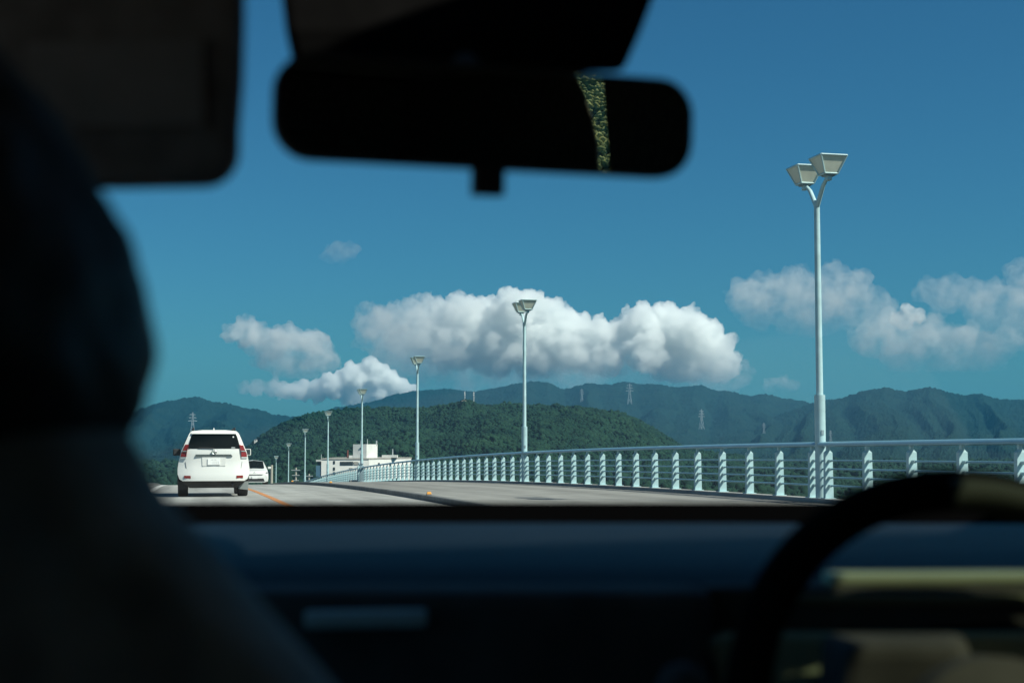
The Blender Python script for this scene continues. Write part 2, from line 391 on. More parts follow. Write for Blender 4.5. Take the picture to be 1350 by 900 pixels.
# ---- amber reflectors on the kerb
refs = [(33.6, 'amber kerb reflector nearest us, on the dark kerb stones'), (57.5, 'middle amber kerb reflector, below the lamp in the railing gap'), (79.0, 'farthest amber kerb reflector, on the kerb before the distant lamps')]
rf0 = None
for t, lab in refs:
    if rf0 is None:
        rf0 = empty('kerb_reflector')
        MB().frustum((0, 0, 0), (0.16, 0.18), (0, 0, 0.03), (0.13, 0.15)).build('base', M['black_plastic'], rf0)
        MB().frustum((0, 0, 0.03), (0.15, 0.13), (0, 0, 0.115), (0.12, 0.08)).build('lens', M['lens_amber'], rf0, bevel=0.008)
        o = rf0
    else: o = copy_tree(rf0)
    o.location = RP(KERB + 0.11, t, 0.186); o.rotation_euler = (0, 0, YAW); o.scale = (0.75, 0.75, 0.66)
    tag(o, lab, 'reflector', 'amber reflectors on the kerb')

# ------------------------------------------------------------------ vehicles
def wheel(parent, x, y, r, w):
    ty = MB(); n = 28
    prof = [(-w / 2, r * 0.66), (-w / 2, r * 0.93), (-w / 2 + 0.03, r), (w / 2 - 0.03, r), (w / 2, r * 0.93), (w / 2, r * 0.66)]
    rings = [[(x + a, y + q * math.cos(2 * math.pi * k / n), r + q * math.sin(2 * math.pi * k / n)) for a, q in prof] for k in range(n + 1)]
    wh = ty.loft(rings, False).build('wheel', M['rubber'], parent, smooth=True)
    rm = MB(); q = r * 0.655
    rm.tube([(x - w * 0.36, y, r), (x + w * 0.36, y, r)], q, 24)
    rm.build('rim', M['alloy'], wh, smooth=True)
    return wh

def make_suv():
    root = empty('suv')
    LEN = 4.75
    half = [(0.0, 0.40), (0.80, 0.42), (0.885, 0.47), (0.935, 0.60), (0.938, 0.76), (0.905, 0.98), (0.875, 1.12), (0.845, 1.22), (0.80, 1.32), (0.70, 1.56), (0.645, 1.68), (0.585, 1.745), (0.30, 1.772), (0.0, 1.778)]
    def rear_y(x, z):
        y = 0.10 * (x / 0.93) ** 2 + 0.06 * max(0, abs(x) - 0.7) / 0.2
        if z > 1.2: y += (z - 1.2) * 0.22
        if z > 1.66: y += (z - 1.66) * 1.2
        if z < 0.66: y -= 0.06 * min(1, (0.66 - z) / 0.06)
        return y
    full = half + [(-x, z) for x, z in half[-2:0:-1]]
    rings = [[(x, rear_y(x, z), z) for x, z in full]]
    for yy, sc in ((0.30, 1.0), (1.2, 1.0), (2.3, 1.0)): rings.append([(x * sc, yy + (max(0, z - 1.2)) * 0.1, z) for x, z in full])
    rings.append([(x, 3.0 if z > 1.15 else 3.3, z) for x, z in full])
    rings.append([(x, 3.75 if z <= 1.15 else 3.7, min(z, 1.12 + (z - 1.12) * 0.02 if z > 1.12 else z)) for x, z in full])
    rings.append([(x * 0.97, 4.55, min(z, 1.03)) for x, z in full])
    rings.append([(x * 0.9, LEN, min(max(z, 0.45), 0.95)) for x, z in full])
    body = MB().loft(rings, False)
    # rear closing skin, rows of quads with a gentle cross curve
    nx = 9; rows = []
    for x, z in half[1:-1]:
        rows.append([(x * (2 * k / (nx - 1) - 1), rear_y(x * (2 * k / (nx - 1) - 1), z), z) for k in range(nx)])
    body.loft(rows, False, False)
    body.loft([[(x * 0.9 * 1.0, LEN, min(max(z, 0.45), 0.95)) for x, z in full], [(0, LEN + 0.02, 0.7)] * len(full)], False)
    bo = body.build('body', M['car_white'], root, smooth=True, angle=50)
    def patch(name, pts, m, off=0.006, parent=root, thick=0.02):
        p = [(x, rear_y(x, z) - off, z) for x, z in pts]
        return MB().prism(p, (0, thick, 0)).build(name, m, parent, smooth=False)
    def sheet(name, rows_, m, off, parent=root, n=11):
        """rows_: (half width, z): a sheet following the curved rear"""
        rr = [[(hx * (2 * k / (n - 1) - 1), rear_y(hx * (2 * k / (n - 1) - 1), z) - off, z) for k in range(n)] for hx, z in rows_]
        return MB().loft(rr, False, False).build(name, m, parent, smooth=True)
    rw = sheet('rear_window', [(0.655, 1.275), (0.672, 1.30), (0.655, 1.40), (0.60, 1.60), (0.575, 1.645), (0.55, 1.665)], M['glass_dark'], 0.008)
    MB().box((0.50, rear_y(0.5, 1.6) - 0.016, 1.585), (0.035, 0.008, 0.035)).build('sticker', M['plate'], rw)
    MB().box((0.50, rear_y(0.5, 1.3) - 0.016, 1.30), (0.10, 0.008, 0.022)).build('lower_sticker', M['plate_ink'], rw)
    MB().tube([(0.0, rear_y(0, 1.28) - 0.03, 1.285), (-0.40, rear_y(0.4, 1.3) - 0.03, 1.30)], 0.012, 8).build('wiper', M['black_plastic'], root)
    sheet('spoiler', [(0.60, 1.668), (0.60, 1.70), (0.575, 1.745)], M['car_white'], 0.05)
    for sg in (-1, 1):
        pts = [(sg * 0.655, 1.385), (sg * 0.752, 1.385), (sg * 0.80, 1.27), (sg * 0.862, 1.13), (sg * 0.868, 1.055), (sg * 0.715, 1.055), (sg * 0.70, 1.20)]
        p = [(x, rear_y(x, z) - 0.03, z) for x, z in pts]
        tl = MB().prism(p, (0, 0.10, 0)).build('tail_light', M['red_lens'], root, bevel=0.008)
        pts2 = [(sg * 0.716, 1.05), (sg * 0.868, 1.05), (sg * 0.872, 1.022), (sg * 0.72, 1.022)]
        MB().prism([(x, rear_y(x, z) - 0.028, z) for x, z in pts2], (0, 0.05, 0)).build('reversing_lens', M['clear_lens'], tl)
        pts3 = [(sg * 0.715, 1.222), (sg * 0.822, 1.222), (sg * 0.833, 1.196), (sg * 0.712, 1.196)]
        MB().prism([(x, rear_y(x, z) - 0.035, z) for x, z in pts3], (0, 0.02, 0)).build('lens_divider', M['mud_grey'], tl)
        patch('bumper_reflector', [(sg * 0.595, 0.49), (sg * 0.765, 0.495), (sg * 0.765, 0.565), (sg * 0.595, 0.56)], M['red_lens'], 0.012)
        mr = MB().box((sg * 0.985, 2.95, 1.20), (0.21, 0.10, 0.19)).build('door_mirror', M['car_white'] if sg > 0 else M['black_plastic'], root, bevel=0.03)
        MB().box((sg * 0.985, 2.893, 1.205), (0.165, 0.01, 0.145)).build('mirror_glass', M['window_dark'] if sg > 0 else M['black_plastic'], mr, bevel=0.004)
        MB().box((sg * 0.88, 2.97, 1.14), (0.10, 0.05, 0.05)).build('mirror_arm', M['black_plastic'], mr)
        MB().tube([(sg * 0.545, 0.55, 1.77), (sg * 0.545, 0.62, 1.825), (sg * 0.545, 2.4, 1.835), (sg * 0.545, 2.5, 1.775)], 0.026, 8).build('roof_rail', M['black_plastic'], root, smooth=True)
        for (ya, yb) in ((0.45, 1.35), (1.45, 2.35), (2.45, 3.1)):
            MB().prism([(sg * 0.812, ya, 1.305), (sg * 0.812, yb, 1.305), (sg * 0.690, yb - 0.05, 1.59), (sg * 0.690, ya + 0.08, 1.59)], (sg * 0.012, 0, 0.004)).build('side_window', M['glass_dark'], root)
        wheel(root, sg * 0.79, 0.95, 0.375, 0.27); wheel(root, sg * 0.79, 3.75, 0.375, 0.27)
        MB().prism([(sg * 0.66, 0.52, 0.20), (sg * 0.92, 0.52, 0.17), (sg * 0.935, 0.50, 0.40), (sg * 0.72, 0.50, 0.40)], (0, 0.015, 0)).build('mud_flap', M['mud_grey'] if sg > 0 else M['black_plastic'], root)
        patch('seam', [(sg * 0.735, 0.93), (sg * 0.742, 0.93), (sg * 0.70, 0.655), (sg * 0.692, 0.655)], M['black_plastic'], 0.004, thick=0.006)
    patch('tailgate_seam', [(-0.66, 0.652), (0.69, 0.652), (0.70, 0.662), (-0.66, 0.662)], M['black_plastic'], 0.005)
    gp = [(-0.485, 1.062), (0.41, 1.062), (0.485, 1.072), (0.44, 1.122), (-0.47, 1.122)]
    patch('tailgate_handle', gp, M['chrome'], 0.035, thick=0.05)
    em = MB()
    def ring(rx, rz, r, cx=0.0, cz=1.175):
        em.tube([(cx + rx * math.cos(a), rear_y(0, 1.17) - 0.035, cz + rz * math.sin(a)) for a in np.linspace(0, 2 * math.pi, 25)], r, 6, False)
    ring(0.062, 0.045, 0.011); ring(0.026, 0.042, 0.009); ring(0.048, 0.018, 0.009, 0, 1.192)
    em.build('emblem', M['chrome'], root)
    MB().prism([(x, rear_y(x, z) - 0.014, z) for x, z in ((-0.30, 0.815), (0.30, 0.815), (0.31, 1.045), (-0.31, 1.045))], (0, 0.012, 0)).build('plate_recess', M['car_white'], root)
    pl_ = MB().box((0, rear_y(0, 0.93) - 0.019, 0.925), (0.33, 0.012, 0.165)).build('number_plate', M['plate'], root, bevel=0.004)
    pk = MB()
    for xx in (-0.02, 0.03, 0.08, 0.12): pk.box((xx, rear_y(0, 0.93) - 0.027, 0.905), (0.012, 0.004, 0.075))
    for xx in (-0.04, 0.04): pk.box((xx, rear_y(0, 0.93) - 0.027, 0.985), (0.05, 0.004, 0.018))
    pk.build('plate_marks', M['plate_ink'], pl_)
    MB().frustum((0, 1.2, 0.235), (1.25, 1.9), (0, 1.2, 0.44), (1.72, 2.2)).build('underbody', M['black_plastic'], root)
    MB().tube([(-0.85, 0.95, 0.37), (0.85, 0.95, 0.37)], 0.06, 10).build('rear_axle', M['black_plastic'], root)
    MB().tube([(0.50, 0.05, 0.33), (0.50, 0.7, 0.33)], 0.035, 10).build('exhaust', M['black_plastic'], root)
    MB().frustum((0, 0.75, 1.772), (0.05, 0.20), (0, 0.83, 1.845), (0.015, 0.07)).build('antenna_fin', M['car_white'], root, bevel=0.006)
    for ya in (0.95, 3.75):
        for sg in (-1, 1):
            n = 14
            arch = [(sg * 0.942, ya + 0.44 * math.cos(a), 0.375 + 0.44 * math.sin(a)) for a in np.linspace(0.0, math.pi, n)]
            MB().prism(arch, (-sg * 0.03, 0, 0)).build('wheel_arch', M['black_plastic'], root)
    return root
suv = make_suv()
suv.location = RP(0.68, 38.7, RZ); suv.rotation_euler = (0, 0, YAW)
suv.rotation_euler.rotate_axis('X', -2 * KC * 42)
tag(suv, 'white SUV seen from behind on the road ahead, red tail lights and dark rear window', 'car')

def make_hatch():
    root = empty('crossover_car')
    prof = [0.0, 0.62, 0.80, 0.86, 0.84, 0.80, 0.70, 0.0]
    def sec(y, zs, ws): return [(w, y, z) for w, z in zip(ws, zs)] + [(-w, y, z) for w, z in list(zip(ws, zs))[-2:0:-1]]
    st = [sec(0.02, [0.22, 0.22, 0.28, 0.45, 0.60, 0.70, 0.76, 0.77], [0, 0.62, 0.72, 0.76, 0.74, 0.70, 0.55, 0]),
          sec(0.12, [0.20, 0.20, 0.26, 0.45, 0.66, 0.80, 0.90, 0.92], [0, 0.68, 0.80, 0.845, 0.83, 0.77, 0.60, 0]),
          sec(0.55, [0.20, 0.20, 0.26, 0.45, 0.70, 0.88, 0.985, 1.00], [0, 0.70, 0.85, 0.88, 0.87, 0.81, 0.62, 0]),
          sec(1.10, [0.20, 0.20, 0.26, 0.50, 0.80, 0.96, 1.04, 1.06], [0, 0.70, 0.85, 0.88, 0.88, 0.84, 0.66, 0]),
          sec(1.90, [0.20, 0.20, 0.26, 0.50, 0.85, 1.05, 1.50, 1.56], [0, 0.70, 0.85, 0.88, 0.88, 0.84, 0.60, 0]),
          sec(3.40, [0.20, 0.20, 0.26, 0.50, 0.85, 1.05, 1.50, 1.57], [0, 0.70, 0.85, 0.88, 0.88, 0.84, 0.60, 0]),
          sec(4.18, [0.40, 0.40, 0.42, 0.50, 0.85, 1.00, 1.12, 1.15], [0, 0.70, 0.82, 0.85, 0.84, 0.80, 0.64, 0])]
    MB().loft(st).build('body', M['car_white'], root, smooth=True, angle=40)
    MB().loft([[(-0.64, 1.07, 1.085), (0, 1.07, 1.125), (0.64, 1.07, 1.085)], [(-0.585, 1.80, 1.50), (0, 1.80, 1.56), (0.585, 1.80, 1.50)]], False, False).build('windscreen', M['glass_dark'], root)
    MB().prism([(-0.42, 0.008, 0.66), (0.42, 0.008, 0.66), (0.56, 0.02, 0.71), (-0.56, 0.02, 0.71)], (0, 0.03, 0)).build('upper_grille', M['black_plastic'], root)
    MB().prism([(-0.62, 0.0, 0.28), (0.62, 0.0, 0.28), (0.55, 0.0, 0.46), (-0.55, 0.0, 0.46)], (0, 0.05, 0)).build('lower_grille', M['black_plastic'], root)
    MB().box((0, -0.012, 0.53), (0.33, 0.012, 0.165)).build('number_plate', M['plate'], root)
    MB().tube([(0.07 * math.cos(a), 0.04, 0.79 + 0.05 * math.sin(a)) for a in np.linspace(0, 2 * math.pi, 19)], 0.012, 6, False).build('emblem', M['chrome'], root)
    for sg in (-1, 1):
        MB().prism([(sg * 0.50, 0.05, 0.80), (sg * 0.78, 0.10, 0.85), (sg * 0.80, 0.10, 0.76), (sg * 0.55, 0.03, 0.745)], (0, 0.06, 0)).build('headlight', M['window_dark'], root)
        mr = MB().box((sg * 0.98, 1.35, 1.10), (0.20, 0.10, 0.14)).build('door_mirror', M['car_white'], root, bevel=0.03)
        MB().prism([(sg * 0.852, 1.55, 1.08), (sg * 0.852, 3.3, 1.10), (sg * 0.665, 3.2, 1.46), (sg * 0.665, 1.95, 1.46)], (sg * 0.012, 0, 0)).build('side_window', M['glass_dark'], root)
        wheel(root, sg * 0.76, 0.85, 0.33, 0.21); wheel(root, sg * 0.76, 3.4, 0.33, 0.21)
    return root
hc = make_hatch()
hc.location = RP(4.12, 91.0, 0.0); hc.rotation_euler = (0, 0, YAW)
tag(hc, 'white crossover car coming towards us, half hidden by the white SUV', 'car')

# ------------------------------------------------------------------ land
def forest_mat(name, a, b, sc):
    m = mat(name, a, 0.9, col2=b, scale=sc, detail=8, spec=0.05)
    nt = m.node_tree; bs = nt.nodes['Principled BSDF']; src = bs.inputs['Base Color'].links[0].from_socket
    tc = nt.nodes.new('ShaderNodeTexCoord'); n = nt.nodes.new('ShaderNodeTexNoise'); n.inputs['Scale'].default_value = 0.13; n.inputs['Detail'].default_value = 2
    nt.links.new(tc.outputs['Object'], n.inputs['Vector'])
    rp = nt.nodes.new('ShaderNodeValToRGB'); rp.color_ramp.elements[0].position = 0.30; rp.color_ramp.elements[1].position = 0.74
    rp.color_ramp.elements[0].color = (0.82, 0.84, 0.86, 1); rp.color_ramp.elements[1].color = (1.35, 1.22, 1.10, 1)
    nt.links.new(n.outputs['Fac'], rp.inputs['Fac'])
    mx = nt.nodes.new('ShaderNodeMix'); mx.data_type = 'RGBA'; mx.blend_type = 'MULTIPLY'; mx.inputs['Factor'].default_value = 1.0
    nt.links.new(src, mx.inputs['A']); nt.links.new(rp.outputs['Color'], mx.inputs['B']); nt.links.new(mx.outputs['Result'], bs.inputs['Base Color'])
    return m
M['leaf_near'] = forest_mat('hill_foliage', (0.006, 0.022, 0.016), (0.015, 0.044, 0.026), 0.035)
M['leaf_plain'] = forest_mat('valley_foliage', (0.006, 0.022, 0.017), (0.014, 0.040, 0.026), 0.05)
M['leaf_far'] = forest_mat('mountain_foliage', (0.005, 0.018, 0.017), (0.010, 0.028, 0.023), 0.012)
M['soil'] = mat('forest_floor', (0.006, 0.018, 0.013), 0.95, var=0.3, scale=0.05, spec=0.05)
PLAIN = -26.0
ter = MB().add([(-9000, -2500, PLAIN), (9000, -2500, PLAIN), (9000, 7600, PLAIN), (-9000, 7600, PLAIN)], [(0, 1, 2, 3)]).build('terrain', M['soil'])
tag(ter, kind='structure')

def ico(sub):
    bm = bmesh.new(); bmesh.ops.create_icosphere(bm, subdivisions=sub, radius=1.0)
    v = np.array([x.co[:] for x in bm.verts]); f = np.array([[q.index for q in p.verts] for p in bm.faces]); bm.free()
    return v, f
def crowns(name, P, R, m, sub, seed=1, jag=0.34):
    """one tree-cover mesh: an uneven leafy crown at each point"""
    rng = np.random.default_rng(seed); v, f = ico(sub); nv = len(v); n = len(P)
    V = np.empty((n, nv, 3), np.float32)
    kinds = [v * (1 + jag * (rng.random((nv, 1)) * 2 - 1)) for _ in range(9)]
    which = rng.integers(0, 9, n); ang = rng.random(n) * 2 * math.pi
    for q in range(9):
        s_ = which == q; c = np.cos(ang[s_])[:, None]; sn = np.sin(ang[s_])[:, None]; k = kinds[q]
        r_ = R[s_][:, None]; hgt = (0.75 + 0.55 * rng.random(s_.sum()))[:, None]
        V[s_, :, 0] = P[s_, 0:1] + r_ * (c * k[:, 0] - sn * k[:, 1]); V[s_, :, 1] = P[s_, 1:2] + r_ * (sn * k[:, 0] + c * k[:, 1])
        V[s_, :, 2] = P[s_, 2:3] + r_ * hgt * k[:, 2]
    Fq = (f[None] + (np.arange(n) * nv)[:, None, None]).reshape(-1, 3)
    return np_mesh(name, V.reshape(-1, 3), Fq, m, smooth=False)

# ---- near wooded hill
NH = np.array([(200, 640), (290, 612), (320, 594), (345, 577), (370, 561), (390, 551), (405, 546), (440, 542), (460, 538), (500, 539), (530, 536), (560, 535), (580, 532), (600, 530), (615, 531), (650, 535), (700, 537), (740, 538), (770, 539), (800, 543), (830, 548), (845, 555), (860, 566), (880, 578), (905, 589), (960, 600), (1050, 612), (1200, 625)], float)
YC, YF, YB = 1350.0, 640.0, 1900.0
def near_h(u, y):
    px = u * F + 675
    hc_ = (580 - np.interp(px, NH[:, 0], NH[:, 1])) / F * YC + EYE
    t = np.clip((y - YF) / (YC - YF), 0, 1); t = t ** 1.25
    tb = np.clip((YB - y) / (YB - YC), 0, 1)
    prof = np.where(y < YC, t, tb * tb * (3 - 2 * tb))
    fold = (fbm(u * 14 + 3, y / 420, 4, 5) - 0.5) * 64 * np.clip(4 * prof * (1 - prof), 0, 1)
    return PLAIN + np.maximum(hc_ - PLAIN, 0) * prof + fold * np.clip((hc_ - PLAIN) / 50, 0, 1)
uu = np.linspace(-0.30, 0.30, 260); yy = np.linspace(YF, YB, 120)
U, Y = np.meshgrid(uu, yy); Z = near_h(U, Y)
def grid_mesh(name, X, Y, Z, m, smooth=True):
    r, c = X.shape; idx = np.arange(r * c).reshape(r, c)
    Fq = np.stack([idx[:-1, :-1], idx[:-1, 1:], idx[1:, 1:], idx[1:, :-1]], -1).reshape(-1, 4)
    return np_mesh(name, np.stack([X, Y, Z], -1).reshape(-1, 3), Fq, m, smooth)
tag(grid_mesh('hill', U * Y, Y, Z - 6.0, M['soil']), kind='structure')
rng = np.random.default_rng(4)
n = 170000
y_ = YF + (YC + 60 - YF) * rng.random(n) ** 0.75; u_ = -0.29 + 0.56 * rng.random(n)
keep = rng.random(n) < (y_ / (YC + 60)); y_, u_ = y_[keep], u_[keep]
z_ = near_h(u_, y_)
tree_ = vnoise(u_ * y_ / 7.0, y_ / 7.0, 71); big_ = fbm(u_ * y_ / 45, y_ / 45, 3, 9)
wide_ = fbm(u_ * y_ / 26 + 9, y_ / 38, 3, 15)
R_ = 0.7 + 1.2 * rng.random(len(y_)) ** 1.6 + 1.0 * tree_ * big_
z_ = z_ + 3.6 * tree_ ** 1.4 * (0.35 + wide_) + 9.0 * (big_ - 0.45) - 4.5 + rng.random(len(y_)) * 1.4
wood = crowns('woodland', np.stack([u_ * y_, y_, z_], -1), R_, M['leaf_near'], 1, 5, 0.5)
tag(wood, 'dense green woodland covering the nearer hill behind the bridge railing', kind='stuff')

# ---- woods on the valley floor, seen between the railing bars
n = 60000
y_ = 420 + 900 * rng.random(n) ** 0.8; u_ = -0.36 + 0.84 * rng.random(n)
on = near_h(u_, y_) < PLAIN + 3
y_, u_ = y_[on], u_[on]
tree_ = vnoise(u_ * y_ / 8.0, y_ / 8.0, 31)
R_ = 0.9 + 1.2 * rng.random(len(y_)) + 0.5 * tree_
tag(crowns('valley_wood', np.stack([u_ * y_, y_, PLAIN + 1 + 6.5 * tree_ ** 1.3 + rng.random(len(y_)) + 3 * fbm(u_ * 20, y_ / 80, 2, 3)], -1), R_, M['leaf_plain'], 1, 6, 0.5), 'green treetops on the valley floor seen between the railing bars', kind='stuff')

# ---- far ranges
def mountain(name, crest, yc, yf, yb, amp, fu, seed, u0, u1, nc, nr, px_noise=0.0, pw=1.35):
    crest = np.array(crest, float)
    uu = np.linspace(u0, u1, nc); yy = np.concatenate([np.linspace(yf, yc, nr), np.linspace(yc, yb, nr // 5)[1:]])
    U, Y = np.meshgrid(uu, yy)
    py = np.interp(U * F + 675, crest[:, 0], crest[:, 1]) + (fbm(U * 60, U * 0 + seed, 3, seed) - 0.5) * px_noise
    # ridge line wanders in depth
    hc_ = (580 - py) / F * yc + EYE
    t = np.clip((Y - yf) / (yc - yf), 0, 1); tb = np.clip((yb - Y) / (yb - yc), 0, 1)
    prof = np.where(Y < yc, t ** pw, tb)
    w = (fbm(U * fu * 0.5, t * 2.2, 3, seed + 1) - 0.5) * 1.6
    rid = 1 - np.abs(2 * (((U * fu + w) % 1.0)) - 1)
    rid2 = 1 - np.abs(2 * (((U * fu * 2.3 + w * 2 + 0.3) % 1.0)) - 1)
    env = np.clip(4 * prof * (1 - prof), 0, 1) ** 0.8
    fold = -((1 - rid) * 0.75 + 0.35 * (1 - rid2) + 0.7 * fbm(U * fu * 1.5, t * 4, 4, seed + 2) - 0.25) * amp * env
    Z = PLAIN + np.maximum(hc_ - PLAIN, 0) * prof + fold
    rg = np.random.default_rng(seed)
    Z = Z + (rg.random(Z.shape) - 0.5) * 4.5 + (fbm(U * Y / 14, Y / 14, 2, seed + 7) - 0.5) * 6.0
    return tag(grid_mesh(name, U * Y, Y, Z, M['leaf_far'], smooth=False), kind='structure')
main = [(-300, 545), (250, 575), (380, 560), (440, 538), (500, 527), (520, 520), (550, 515), (585, 512), (600, 514), (625, 516), (650, 512), (680, 506), (700, 503), (722, 503), (735, 510), (745, 513), (775, 505), (800, 507), (825, 503), (840, 506), (870, 506), (890, 511), (915, 508), (925, 508), (945, 515), (960, 515), (990, 522), (1010, 519), (1040, 526), (1060, 529), (1085, 535), (1150, 550), (1300, 560), (1700, 560)]
mountain('mountains', main, 4800, 2300, 6200, 42, 16, 21, -0.5, 0.5, 1300, 170)
rightm = [(700, 620), (960, 575), (1030, 545), (1070, 531), (1090, 527), (1110, 525), (1140, 515), (1165, 511), (1195, 516), (1225, 510), (1250, 517), (1275, 521), (1290, 518), (1310, 525), (1330, 527), (1350, 527), (1420, 515), (1500, 520), (1650, 512), (1900, 540)]
mountain('right_mountains', rightm, 4000, 1500, 5400, 36, 22, 33, 0.02, 0.60, 900, 190)
leftm = [(-500, 560), (-200, 540), (100, 560), (170, 546), (190, 537), (215, 530), (250, 524), (262, 523), (280, 529), (300, 531), (320, 537), (340, 539), (360, 546), (385, 549), (400, 548), (420, 549), (480, 565), (600, 600)]
mountain('left_mountain', leftm, 4300, 1700, 5600, 60, 13, 47, -0.60, 0.02, 800, 170)

# ---- wooded slope behind our right shoulder (it shows in the rear-view mirror)
sx, sy = 700.0, -760.0
gx, gy = np.meshgrid(np.linspace(-420, 420, 60), np.linspace(-420, 420, 60))
hz = 140 * np.exp(-(gx ** 2 + gy ** 2) / (2 * 190 ** 2))
tag(grid_mesh('side_hill', gx + sx, gy + sy, PLAIN + hz - 1, M['soil']), kind='structure')
n = 60000; a_ = rng.random(n) * 2 * math.pi; q_ = 400 * np.sqrt(rng.random(n)); x_ = q_ * np.cos(a_); yq = q_ * np.sin(a_)
tr_ = vnoise(x_ / 8.0, yq / 8.0, 55); R_ = 0.9 + 1.3 * rng.random(n) + 0.5 * tr_
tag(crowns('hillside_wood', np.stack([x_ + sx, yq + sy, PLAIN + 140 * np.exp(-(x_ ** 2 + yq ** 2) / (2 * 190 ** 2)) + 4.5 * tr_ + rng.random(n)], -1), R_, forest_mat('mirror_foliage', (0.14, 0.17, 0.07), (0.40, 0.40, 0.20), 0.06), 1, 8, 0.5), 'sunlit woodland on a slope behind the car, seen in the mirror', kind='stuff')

# ------------------------------------------------------------------ white building beside the road
def at_ground(px, y): return Vector(((px - 675) / F * y, y, 0))
BD = 600.0
bx = lambda px: (px - 675) / F * BD
bz = lambda py: (580 - py) / F * BD + EYE
bo = empty('building', (bx(455), BD, PLAIN)); tag(bo, 'white flat-roofed building with a square roof tower below the wooded hill', 'building')
def bl(px, y, z): return Vector((bx(px) - bx(455), y, z - PLAIN))
# main block, two faces meeting at the corner under the tower
c0, c1, c2 = bl(426.5, -5, 0), bl(487, 0, 0), bl(536, 26, 0)
zt = bz(605.2) - PLAIN
foot = [(c0.x, -5.0), (c1.x, 0.0), (c2.x, 30.0), (c2.x - 14, 44.0), (c0.x + 2, 26.0)]
MB().prism([(x, y, 0) for x, y in foot], (0, 0, zt)).build('wall', M['render_white'], bo)
cx_, cy_ = sum(p[0] for p in foot) / 5, sum(p[1] for p in foot) / 5
rf = MB().prism([((x - cx_) * 1.012 + cx_, (y - cy_) * 1.012 + cy_, zt + 0.003) for x, y in foot], (0, 0, 0.55)).build('roof', M['roof_grey'], bo)
tz = bz(585.4) - PLAIN
tw = MB().prism([(bx(464.8) - bx(455), 3.5, zt), (bx(483) - bx(455), 2.6, zt), (bx(495.5) - bx(455), 9, zt), (bx(479) - bx(455), 12, zt)], (0, 0, tz - zt)).build('roof_tower', M['render_white'], bo)
MB().box((bx(475.8) - bx(455), 2.85, bz(590.5) - PLAIN), (1.1, 0.25, 0.45)).build('vent_opening', M['window_dark'], tw)
MB().box((bx(470) - bx(455), 4.2, zt + 0.55 + 0.003 + 0.55), (6.8, 1.2, 1.1)).build('roof_parapet', M['render_white'], rf)
MB().box((bx(510) - bx(455), 17, zt + 1.1), (6.6, 4, 1.1)).build('plant_room', M['render_white'], rf)
for px, y, h0, h1, r_ in ((474.6, 4.5, 585.4, 580, 0.16), (483.2, 5, 585.4, 578.5, 0.16), (494.2, 8.6, 586, 580.5, 0.32), (513.6, 17, 604, 592, 0.25), (425.7, -3.2, 606, 598.5, 0.12)):
    MB().tube([(bx(px) - bx(455), y, bz(h0) - PLAIN - 0.4), (bx(px) - bx(455), y, bz(h1) - PLAIN)], r_, 8).build('aerial', M['galv'], bo)
MB().tube([(bx(457.5) - bx(455), 5, zt + 0.5), (bx(457.5) - bx(455), 5, bz(593.3) - PLAIN)], 0.42, 10).build('flue', M['rust'], bo)
def on_face(px, py, w, h, m, name):
    x = bx(px) - bx(455); y = -5.0 * (c1.x - x) / (c1.x - c0.x)
    MB().box((x, y - 0.06, bz(py) - PLAIN), (w, 0.3, h), Matrix.Rotation(math.atan2(5.0, c1.x - c0.x), 3, 'Z')).build(name, m, bo)
for py in (608.8, 617.1, 623.3): on_face(442.8, py, 0.75, 1.25, M['window_dark'], 'window')
on_face(458.6, 610.2, 5.4, 1.45, M['window_dark'], 'window'); on_face(470.6, 610.2, 1.9, 1.3, M['roof_grey'], 'balcony')
on_face(464.0, 617.2, 1.4, 0.8, M['roof_grey'], 'sign_panel')
for px in (498, 511): 
    f_ = (px - 487) / 49; MB().box((bx(px) - bx(455), 30 * f_ - 0.3, bz(611.5) - PLAIN), (0.9, 0.6, 1.0), Matrix.Rotation(math.atan2(30, c2.x - c1.x), 3, 'Z')).build('window', M['window_dark'], bo)
MB().box((bx(422.8) - bx(455), -3.5, (bz(613) - PLAIN) / 2), (2.1, 2.5, bz(613) - PLAIN)).build('stair_tower', M['blue_glass'], bo)
MB().box((bx(423.3) - bx(455), -3.8, bz(606.6) - PLAIN), (2.3, 3, 0.7)).build('stair_canopy', M['render_white'], bo)
MB().box((bx(423.6) - bx(455), -2.8, bz(609.5) - PLAIN), (1.8, 2.0, 1.6)).build('stair_head', M['window_dark'], bo)

# ---- utility poles, masts, small houses, pylons
def util_pole(px, ytop, y, label, arms=3):
    root = empty('utility_pole', (at_ground(px, y).x, y, PLAIN)); tag(root, label, 'utility pole', 'utility poles beyond the bridge')
    h = (580 - ytop) / F * y + EYE - PLAIN
    MB().tube([(0, 0, 0), (0, 0, h)], [0.42, 0.28], 10).build('pole', M['pole_concrete'], root, smooth=True)
    for k in range(arms):
        MB().box((0, -0.32, h - 0.7 - 1.5 * k), (2.6 - 0.4 * k, 0.18, 0.22)).build('crossarm', M['galv'], root)
    if arms > 1: MB().tube([(0.55, -0.5, h - 5.2), (0.55, -0.5, h - 6.6)], 0.35, 10).build('transformer', M['pole_concrete'], root, smooth=True)
    return root
util_pole(391.2, 616, 420, 'utility pole with several crossarms between two thin street lamps')
util_pole(359.2, 612.5, 300, 'bare grey pole right beside the oncoming white car', 0)
util_pole(408.5, 624, 460, 'short utility pole just left of the white building', 2)

